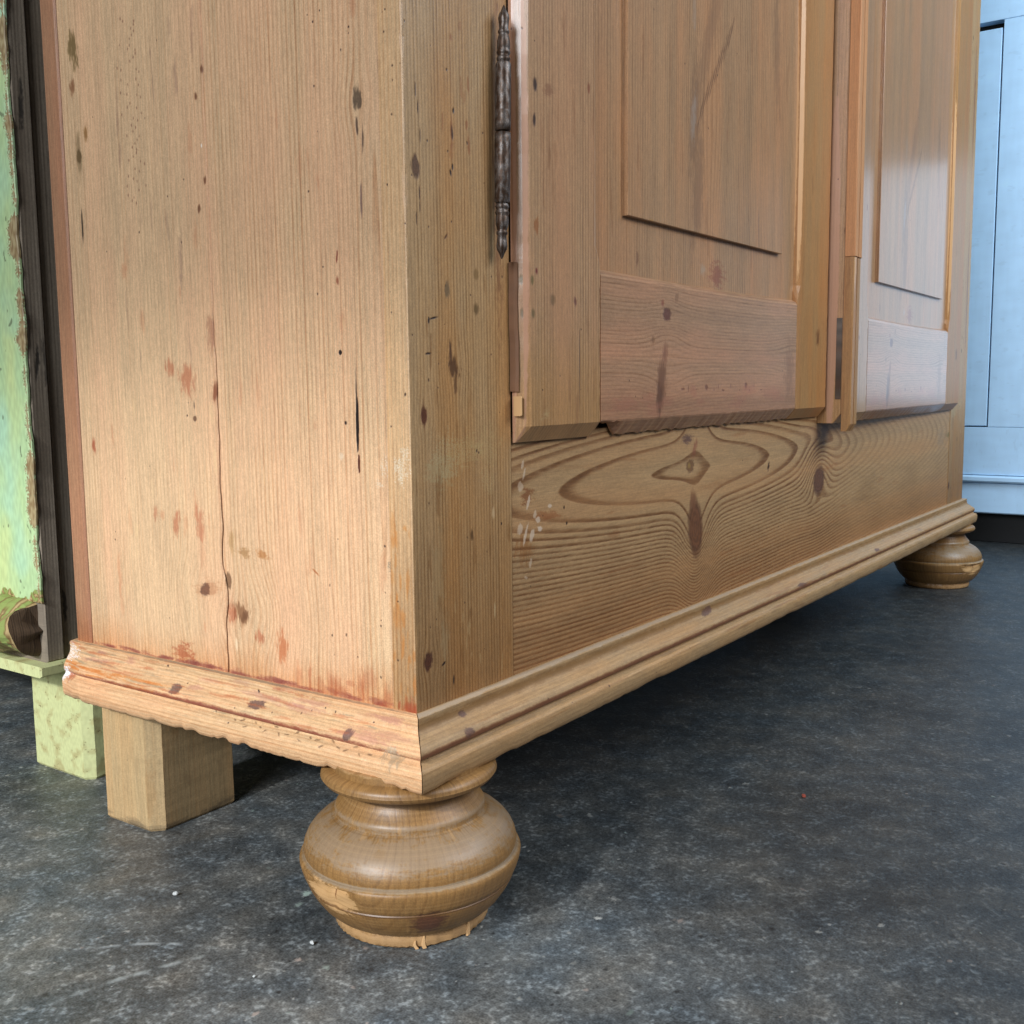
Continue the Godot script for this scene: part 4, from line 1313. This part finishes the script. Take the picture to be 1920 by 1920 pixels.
# cross-section of a door stile whose front lies at top; chamfers: c0 on its left, c1 on its right
func stile_section(x0: float, x1: float, back: float, top: float, c0: Vector2, c1: Vector2) -> Array:
	return [Vector2(x0, back), Vector2(x0, top - c0.y), Vector2(x0 + c0.x * 0.35, top - c0.y * 0.3), Vector2(x0 + c0.x, top), Vector2(x1 - c1.x, top), Vector2(x1 - c1.x * 0.35, top - c1.y * 0.3), Vector2(x1, top - c1.y), Vector2(x1, back)]

func build_wardrobe():
	var w := thing("wardrobe", "large waxed pine wardrobe with panelled doors on turned bun feet", "wardrobe")
	var uv_s := uv_side(Vector2(-0.30, 0.09), Vector2(0.30, 0.464))
	var uv_p := uv_front(Vector2(-0.004, 0.09), Vector2(0.10, 0.45))
	# --- left side: two wide boards that have shrunk apart along a crack, and a strip at the back
	var side_at := func(a, b, d): return Vector3(d, b, a)
	var cuts := cuts_of(0.09, 0.464, TALL)
	var crack_at := func(y: float) -> float:
		var z := -0.1452 + wobble(y, 1.0, 0.0009)
		if y > 0.15 and y < 0.21:
			z += 0.0022 * sin((y - 0.15) / 0.06 * TAU) * sin((y - 0.15) / 0.06 * PI)
		return z
	var gap := func(y: float) -> float: return 0.00008 + 0.00062 * smoothstep(0.41, 0.20, y)
	var s := soup()
	var o := PackedVector2Array()
	tall_board(s, 0.0905, TALL, cuts, func(_y): return -0.2806, func(y): return crack_at.call(y) - gap.call(y), side_at, 0.018, 0.0005, 0.004)
	commit("side_board", s, M.side, w, uv_s)
	s = soup()
	tall_board(s, 0.0905, TALL, cuts, func(y): return crack_at.call(y) + gap.call(y), func(_y): return -0.0157, side_at, 0.018, 0.0004, 0.004)
	commit("side_board", s, M.side, w, uv_s)
	s = soup()
	tall_board(s, 0.0905, TALL, cuts, func(_y): return -DEEP, func(_y): return -0.2819, func(a, b, d): return Vector3(d - 0.0004, b, a), 0.03, 0.0012, 0.5)
	var bs := commit("back_strip", s, M.rusty, w, uv_s)
	bs.set_meta("label", "reddish strip along the back edge of the side")
	# --- corner posts, with a softened and knocked front edge
	for k in 2:
		s = soup()
		var loops := []
		for i in 331:
			var y := 0.0905 + (TALL - 0.0905) * i / 330.0
			var q := 0.0007 + 0.0005 * maxf(0.0, N_fine.get_noise_2d(y * 1900.0, 4.0)) + 0.0012 * maxf(0.0, N_fine.get_noise_2d(y * 320.0, 14.0) - 0.45)
			var L := PackedVector3Array()
			for v in [Vector2(0.0, -0.0155), Vector2(0.0, -q * 1.2), Vector2(q * 0.3, -q * 0.3), Vector2(q * 1.2, 0.0), Vector2(0.0866, 0.0), Vector2(0.0868, -0.0003), Vector2(0.0868, -0.03), Vector2(0.019, -0.03), Vector2(0.019, -0.0155)]:
				L.append(Vector3(v.x if k == 0 else WIDE - v.x, y, v.y))
			loops.append(L)
		loft(s, loops)
		if k == 0:
			# the side of the post belongs to the lighter side, its front to the front
			commit("corner_post", s, M.post, w, func(p: Vector3, nn: Vector3):
				if nn.x < -0.72:
					return Vector2((p.z - 0.0004 + 0.0204) / 0.1164, 1.0 - (fold(p.y, 0.536, 0.2475) - 0.09) / 0.45)
				return Vector2((p.x + 0.0204) / 0.1164, 1.0 - (fold(p.y, 0.536, 0.2475) - 0.09) / 0.45))
		else:
			commit("corner_post", s, M.post, w, uv_front(Vector2(1.0866, 0.09), Vector2(0.1164, 0.45)))
	# --- plinth board, a hair behind the posts
	s = soup()
	o = PackedVector2Array([Vector2(0.0872, 0.0905), Vector2(1.1128, 0.0905), Vector2(1.1128, 0.262), Vector2(0.0872, 0.262)])
	slab(s, o, func(a, b, d): return Vector3(a, b, -0.0005 - d), 0.02, 0.0004)
	commit("plinth_board", s, M.plinth, w, uv_front(Vector2(0.08, 0.09), Vector2(1.04, 0.18)))
	# --- the rest of the case: right side, back, bottom, top
	s = soup()
	box(s, Vector3(WIDE - 0.018, 0.0905, -DEEP), Vector3(WIDE, TALL, -0.0305))
	commit("side_board", s, M.block, w, func(p: Vector3, _n): return Vector2(p.z / 0.2, p.y / 0.2))
	s = soup()
	box(s, Vector3(0.0305, 0.0905, -DEEP + 0.002), Vector3(WIDE - 0.0185, TALL, -DEEP + 0.012))
	commit("back_panel", s, M.raw, w, func(p: Vector3, _n): return Vector2(p.x / 0.2, p.y / 0.2))
	s = soup()
	box(s, Vector3(0.0185, 0.0915, -DEEP + 0.0125), Vector3(WIDE - 0.0185, 0.104, -0.031))
	commit("bottom_board", s, M.raw, w, func(p: Vector3, _n): return Vector2(p.x / 0.2, p.z / 0.2))
	s = soup()
	box(s, Vector3(-0.03, TALL + 0.0005, -DEEP), Vector3(WIDE + 0.03, TALL + 0.03, 0.035), 0.004)
	commit("top_board", s, M.mould_front, w, func(p: Vector3, _n): return Vector2(p.x / 1.27, p.z / 0.064))
	s = soup()
	box(s, Vector3(0.0872, 1.628, -0.0205), Vector3(1.1128, TALL, -0.0005), 0.0005)
	commit("top_rail", s, M.rail, w, uv_front(Vector2(0.165, 0.255), Vector2(0.345, 0.11)))
	# --- base mouldings, mitred at the corner with a dark gap
	moulding("front_moulding", w, M.mould_front, Vector2(-0.03, 0.0), Vector2(1.27, 0.064), func(f, d, y): return Vector3(lerpf(-d + 0.0003, WIDE + d - 0.0003, f), y, d), 240, 0.0010, 1.0)
	moulding("side_moulding", w, M.mould_side, Vector2(-0.31, 2.0), Vector2(0.34, 0.064), func(f, d, y):
		var wear := smoothstep(0.93, 1.0, f) * 0.25
		return Vector3(-d * (1.0 - wear), y, lerpf(d - 0.0003, -DEEP - 0.004 + 0.25 * d, f)), 120, 0.0022, 2.0)
	moulding("side_moulding", w, M.mould_side, Vector2(-0.31, 2.0), Vector2(0.34, 0.064), func(f, d, y): return Vector3(WIDE + d, y, lerpf(-DEEP, d - 0.0003, f)), 60, 0.0010, 3.0)
	# --- feet
	bun_foot(w, Vector3(0.022, 0, -0.0251), 0.0)
	bun_foot(w, Vector3(WIDE - 0.022, 0, -0.0251), 70.0)
	for x in [0.0050, WIDE - 0.0700]:
		s = soup()
		square_foot(s, Vector3(x, 0, -0.2825), Vector3(x + 0.0650, 0.0912, -0.2300), 0.0075)
		commit("block_foot", s, M.block, w, func(p: Vector3, nn: Vector3): return Vector2((p.x + 0.05 if absf(nn.z) > 0.75 else p.z + 0.4) / 0.2, 1.0 - p.y / 0.2))
	# --- doors
	make_door(w, 0.0872, 0.5850, false)
	make_door(w, 0.5905, 1.1133, true)
	hinge(w)
	# lip of bruised wood and a raw splinter left in the hanging edge
	s = soup()
	var ll := []
	for i in 30:
		var y := 0.2862 + 0.071 * i / 29.0
		var e := wobble(y, 9.0, 0.0005)
		ll.append(PackedVector3Array([Vector3(0.0853 + e, y, 0.0006), Vector3(0.0855 + e, y, 0.0040 + e), Vector3(0.0868, y, 0.0056 + e), Vector3(0.0868, y, 0.0006)]))
	loft(s, ll)
	commit("edge_lip", s, M.lip, w, flat_uv)
	s = soup()
	box(s, Vector3(0.0853, 0.2725, 0.003), Vector3(0.0869, 0.2835, 0.0082), 0.0006)
	commit("splinter", s, M.chip, w, flat_uv)

func make_door(w: Node, x0: float, x1: float, second: bool):
	var d := node("door", w)
	var piv := Vector3(x1, 0, 0) if second else Vector3.ZERO
	d.position = piv
	if second:
		d.position.y = -0.0065
		d.rotation.y = 0.0245
	var yb := 0.2575
	var yr := 0.3612
	var top := 1.62
	var f := 0.0095
	var sw := 0.083
	var shift := func(c: Callable): return func(p: Vector3, nn: Vector3): return c.call(p + piv, nn)
	var uv_st := uv_front(Vector2(0.083 if not second else 0.585, 0.25), Vector2(0.092, 0.46))
	var uv_am := uv_front(Vector2(0.50 if not second else 1.0283, 0.25), Vector2(0.10, 0.46))
	for k in 2:
		var a := x0 if k == 0 else x1 - sw + 0.004
		var b := x0 + sw if k == 0 else x1
		var s := soup()
		var secs := []
		var ys := [yb, yb + 0.009]
		for i in 40:
			ys.append(yb + 0.012 + (yr - yb - 0.012) * i / 39.0)
		ys.append(yr + 0.006)
		for i in 120:
			ys.append(yr + 0.012 + (top - yr - 0.012) * (i / 119.0))
		for i in ys.size():
			var y: float = ys[i]
			var ch := 0.0011 + 0.0005 * N_fine.get_noise_2d(y * 900.0, 3.0 + k)
			var inner := Vector2(ch, ch)
			if y > yr + 0.003 and y < top - 0.08:
				inner = Vector2(0.0070, 0.0068) * smoothstep(yr, yr + 0.012, y)
				inner.x = maxf(inner.x, ch) + wobble(y, 5.0, 0.0004)
				inner.y = maxf(inner.y, ch)
			var outer := Vector2(ch, ch)
			if k == 0 and not second:
				outer = Vector2(0.0062 + wobble(y, 3.0, 0.0007), 0.0068)
			var z := f if i > 0 else 0.0022
			var back := -0.022 if second and k == 0 else 0.0008
			secs.append([y, stile_section(a, b, back, z, outer if k == 0 else inner, inner if k == 0 else outer) if i > 0 else stile_section(a, b, back, z, Vector2(0.001, 0.001), Vector2(0.001, 0.001))])
		for q in secs:
			for i in q[1].size():
				q[1][i].x -= piv.x
		upright(s, secs)
		commit("stile", s, (M.stile if k == 0 else M.amber), d, shift.call(uv_st if k == 0 else uv_am))
	# bottom rail; a piece of its chamfered lower edge has broken off next to the left stile
	for k in 2:
		var s := soup()
		var loops := []
		var a := x0 + sw + 0.0003
		var b := x1 - sw + 0.0037
		var lo := yb if k == 0 else top - 0.09
		var hi := yr if k == 0 else top
		for i in 81:
			var x := lerpf(a, b, i / 80.0)
			var t := (x - a)
			var br := 0.0
			if k == 0 and not second:
				br = 0.0085 * (1.0 - smoothstep(0.018, 0.030, t + 0.004 * sin(t * 500.0)))
			var y0 := lo + br
			var e := 0.0008 * N_fine.get_noise_2d(x * 900.0, 41.0)
			var sag := 0.0012 * sin(PI * i / 80.0)
			loops.append(PackedVector3Array([Vector3(x, y0 + e, 0.0008), Vector3(x, y0 + 0.0004 + e, 0.0022), Vector3(x, maxf(lo + 0.0086, y0 + 0.0006) + e * 0.4, f - 0.0005), Vector3(x, lo + 0.0098 + e * 0.4, f), Vector3(x, hi - 0.0052 - sag, f), Vector3(x, hi - 0.0028 - sag, f - 0.0010), Vector3(x, hi - sag, f - 0.0058), Vector3(x, hi - sag, 0.0008)]))
		for L in loops:
			for i in L.size():
				L[i].x -= piv.x
		var fixed := []
		for L in loops:
			var q := PackedVector3Array()
			for v in L:
				q.append(v)
			fixed.append(q)
		loft(s, fixed)
		commit("rail", s, M.rail, d, shift.call(uv_front(Vector2(0.165 if not second else 0.668, 0.255), Vector2(0.345, 0.11))))
	# raised panel
	var s := soup()
	var a := x0 + sw
	var b := x1 - sw + 0.004
	var border := 0.0350
	tall_board(s, yr - 0.012, top - 0.085, cuts_of(0.345, 0.36, top - 0.085), func(_y): return a - 0.004, func(_y): return b + 0.004, func(p, q, dd): return Vector3(p - piv.x, q, 0.0050 - dd), 0.0100, 0.0003, 0.3)
	var lo := yr + border
	var hi := top - 0.12
	tall_board(s, lo, hi, cuts_of(0.345, 0.36, hi), func(y): return a + border + wobble(y, 1.0, 0.0003), func(y): return b - border + wobble(y, 6.0, 0.0003), func(p, q, dd): return Vector3(p - piv.x, q, 0.0088 - dd), 0.0060, 0.0004, 0.01)
	commit("panel", s, M.panel, d, shift.call(uv_front(Vector2(0.16 if not second else 0.665, 0.345), Vector2(0.36, 0.36))))
	if not second:
		return
	# cover strip over the meeting edge, pieced near the bottom, and the bolt plate let into the edge
	for k in 2:
		s = soup()
		var secs := []
		var y0 := 0.2500 if k == 0 else 0.4105
		var y1 := 0.4100 if k == 0 else top
		var m := 24 if k == 0 else 90
		for i in m + 1:
			var y := lerpf(y0, y1, float(i) / m)
			var e := wobble(y, 8.0 + k, 0.0003)
			var h := 0.0086 if k == 0 else 0.0096
			var pr := []
			for v in [Vector2(0.0, 0.0), Vector2(0.0, h - 0.0012), Vector2(0.0010, h), Vector2(0.0085, h + e), Vector2(0.0096, h - 0.0026), Vector2(0.0116, h - 0.0028), Vector2(0.0128, h - 0.0006), Vector2(0.0205, h - 0.0002), Vector2(0.0260, h - 0.0022), Vector2(0.0296, h - 0.0060), Vector2(0.0300, 0.0)]:
				pr.append(Vector2(x0 - 0.0004 + v.x - piv.x, f + 0.0003 + v.y * (1.0 if i > 0 or k > 0 else 0.55)))
			secs.append([y, pr])
		upright(s, secs)
		var cs := commit("cover_strip", s, M.amber if k == 0 else M.pink, d, shift.call(uv_front(Vector2(0.585, 0.25), Vector2(0.092, 0.46))))
		cs.set_meta("label", "lower worn piece of the cover strip" if k == 0 else "pinkish upper piece of the cover strip")
	s = soup()
	var po := PackedVector2Array([Vector2(0.0036, 0.2800), Vector2(0.0088, 0.2800), Vector2(0.0088, 0.3550), Vector2(0.0036, 0.3550)])
	slab(s, po, func(p, q, dd): return Vector3(x0 - 0.0007 - piv.x + dd, q, p), 0.002, 0.0003)
	commit("bolt_plate", s, M.plate, d, flat_uv)

func bun_foot(w: Node, at: Vector3, turn: float):
	var f := node("bun_foot", w)
	f.position = at
	f.rotation_degrees.y = turn
	var prof := []
	for q in [[0.0, 0.0], [0.0408, 0.0], [0.0422, 0.0012], [0.0428, 0.0040], [0.0423, 0.0070], [0.0432, 0.0076], [0.0456, 0.0090], [0.0500, 0.0132], [0.0538, 0.0186], [0.0560, 0.0226], [0.0568, 0.0246], [0.0564, 0.0252], [0.0572, 0.0258], [0.0588, 0.0294], [0.0600, 0.0332], [0.0605, 0.0354], [0.0606, 0.0368], [0.0601, 0.0380], [0.0590, 0.0386], [0.0578, 0.0391], [0.0580, 0.0402], [0.0583, 0.0424], [0.0577, 0.0454], [0.0561, 0.0490], [0.0536, 0.0524], [0.0503, 0.0554], [0.0467, 0.0578], [0.0432, 0.0596], [0.0411, 0.0606], [0.0410, 0.0614], [0.0410, 0.0638], [0.0404, 0.0650], [0.0390, 0.0666], [0.0371, 0.0690], [0.0355, 0.0716], [0.0348, 0.0738], [0.0350, 0.0752], [0.0366, 0.0764], [0.0398, 0.0772], [0.0436, 0.0784], [0.0466, 0.0800], [0.0480, 0.0822], [0.0474, 0.0846], [0.0456, 0.0862], [0.0420, 0.0872], [0.0420, 0.0914], [0.0, 0.0914]]:
		prof.append(Vector2(q[0], q[1]))
	# more rings between the points
	var fine := []
	for i in prof.size() - 1:
		var m := 2 if i > 0 and i < prof.size() - 3 else 1
		for k in m:
			fine.append(prof[i].lerp(prof[i + 1], float(k) / m))
	fine.append(prof[-1])
	var g := []
	var gi := 1
	for i in fine.size() - 1:
		if i > 0 and absf((fine[i] - fine[i - 1]).angle_to(fine[i + 1] - fine[i])) > 0.62:
			gi += 1
		g.append(gi)
	var n := 144
	var s := soup()
	var pt := func(i, k):
		var t := float(k) / n
		var an := deg_to_rad(-41.0 + 360.0 * t)
		var v: Vector2 = fine[i]
		var r := v.x
		var deg := -41.0 + 360.0 * fposmod(t, 1.0)
		r *= 1.0 + 0.004 * sin(an * 2.0 + 1.0)
		var y := v.y
		# a chip out of the widest band
		if v.y > 0.0225 and v.y < 0.0372:
			if deg > 166.0 and deg < 206.0:
				var cut := 0.0560 if deg < 186.0 else 0.0574
				r = minf(r, (cut + 0.0006 * sin(v.y * 700.0 + deg * 0.2)) / cos(deg_to_rad(deg - 188.0)))
		# splintered lower rim
		if v.y < 0.0075 and v.y > 0.0001:
			r += 0.0007 * N_fine.get_noise_2d(deg * 3.0, v.y * 300.0)
		return Vector3(r * cos(an), y, r * sin(an))
	for i in fine.size() - 1:
		var va: float = 1.0 - fine[i].y / 0.09
		var vb: float = 1.0 - fine[i + 1].y / 0.09
		for k in n:
			var A: Vector3 = pt.call(i, k)
			var B: Vector3 = pt.call(i, k + 1)
			var C: Vector3 = pt.call(i + 1, k + 1)
			var D: Vector3 = pt.call(i + 1, k)
			var ua := float(k) / n
			var ub := float(k + 1) / n
			for q in [[A, ua, va], [B, ub, va], [C, ub, vb], [A, ua, va], [C, ub, vb], [D, ua, vb]]:
				s.p.append(q[0])
				s.t.append(Vector2(q[1], q[2]))
			s.g.append(g[i]); s.g.append(g[i])
	commit("turned_bun", s, M.foot, f)
	# splinters standing off the lower rim
	if turn == 0.0:
		for q in [[131.0, 0.0070, 0.0022], [96.0, 0.0105, 0.0024], [137.0, 0.0045, 0.0020]]:
			var sp := soup()
			var ll := []
			for i in 5:
				var e: float = i / 4.0
				var hw: float = q[2] * 0.5 * (1.0 - 0.75 * e * e)
				var lean: float = 0.0006 * sin(q[0] * 3.0 + e * 4.0)
				ll.append(PackedVector3Array([Vector3(-hw + lean, 0.0003 + q[1] * e, -0.0006), Vector3(-hw * 0.6 + lean, 0.0003 + q[1] * e, 0.0005 - 0.0003 * e), Vector3(hw + lean, 0.0003 + q[1] * e, 0.0003), Vector3(hw + lean, 0.0003 + q[1] * e, -0.0006)]))
			loft(sp, ll)
			var m := commit("splinter", sp, M.chip, f, flat_uv)
			var an := deg_to_rad(q[0])
			m.position = Vector3(cos(an), 0, sin(an)) * 0.0432
			m.rotation = Vector3(0.0, PI / 2 - an, 0.12)

func hinge(w: Node):
	var h := node("hinge", w)
	h.position = Vector3(0.0735, 0.4240, 0.0062)
	h.rotation = Vector3(0.0, 0.0, -0.035)
	h.scale = Vector3(0.84, 1.0, 0.84)
	var spin := func(called, prof):
		var s := soup()
		var loops := []
		for q in prof:
			var L := PackedVector3Array()
			for i in 20:
				var an := TAU * i / 20.0
				L.append(Vector3(q[0] * cos(an), q[1], q[0] * sin(an)))
			loops.append(L)
		var gg := []
		for i in 20:
			gg.append(1)
		loft(s, loops, gg)
		return commit(called, s, M.iron, h, func(p: Vector3, _n): return Vector2(0.5 + atan2(p.x, p.z) / TAU, (p.y + 0.08) * 11.0))
	spin.call("upper_knuckle", [[0.0030, 0.0002], [0.0049, 0.0006], [0.0051, 0.004], [0.0050, 0.020], [0.0049, 0.0345], [0.0044, 0.0356]])
	spin.call("lower_knuckle", [[0.0044, -0.0372], [0.0050, -0.0362], [0.0051, -0.020], [0.0052, -0.004], [0.0050, -0.0006], [0.0030, -0.0001]])
	for k in [1.0, -1.0]:
		var e := 0.0357 if k > 0 else 0.0373
		var pr := []
		for q in [[0.0036, 0.0], [0.0040, 0.0008], [0.0045, 0.0018], [0.0040, 0.0029], [0.0036, 0.0034], [0.0043, 0.0044], [0.0045, 0.0054], [0.0038, 0.0064], [0.0042, 0.0072], [0.0041, 0.0110], [0.0034, 0.0136], [0.0030, 0.0145], [0.0036, 0.0152], [0.0036, 0.0162], [0.0029, 0.0170], [0.0032, 0.0200], [0.0036, 0.0226], [0.0032, 0.0246], [0.0020, 0.0262], [0.0009, 0.0285], [0.0002, 0.0295]]:
			pr.append([q[0], k * (e + q[1])])
		spin.call("finial", pr)
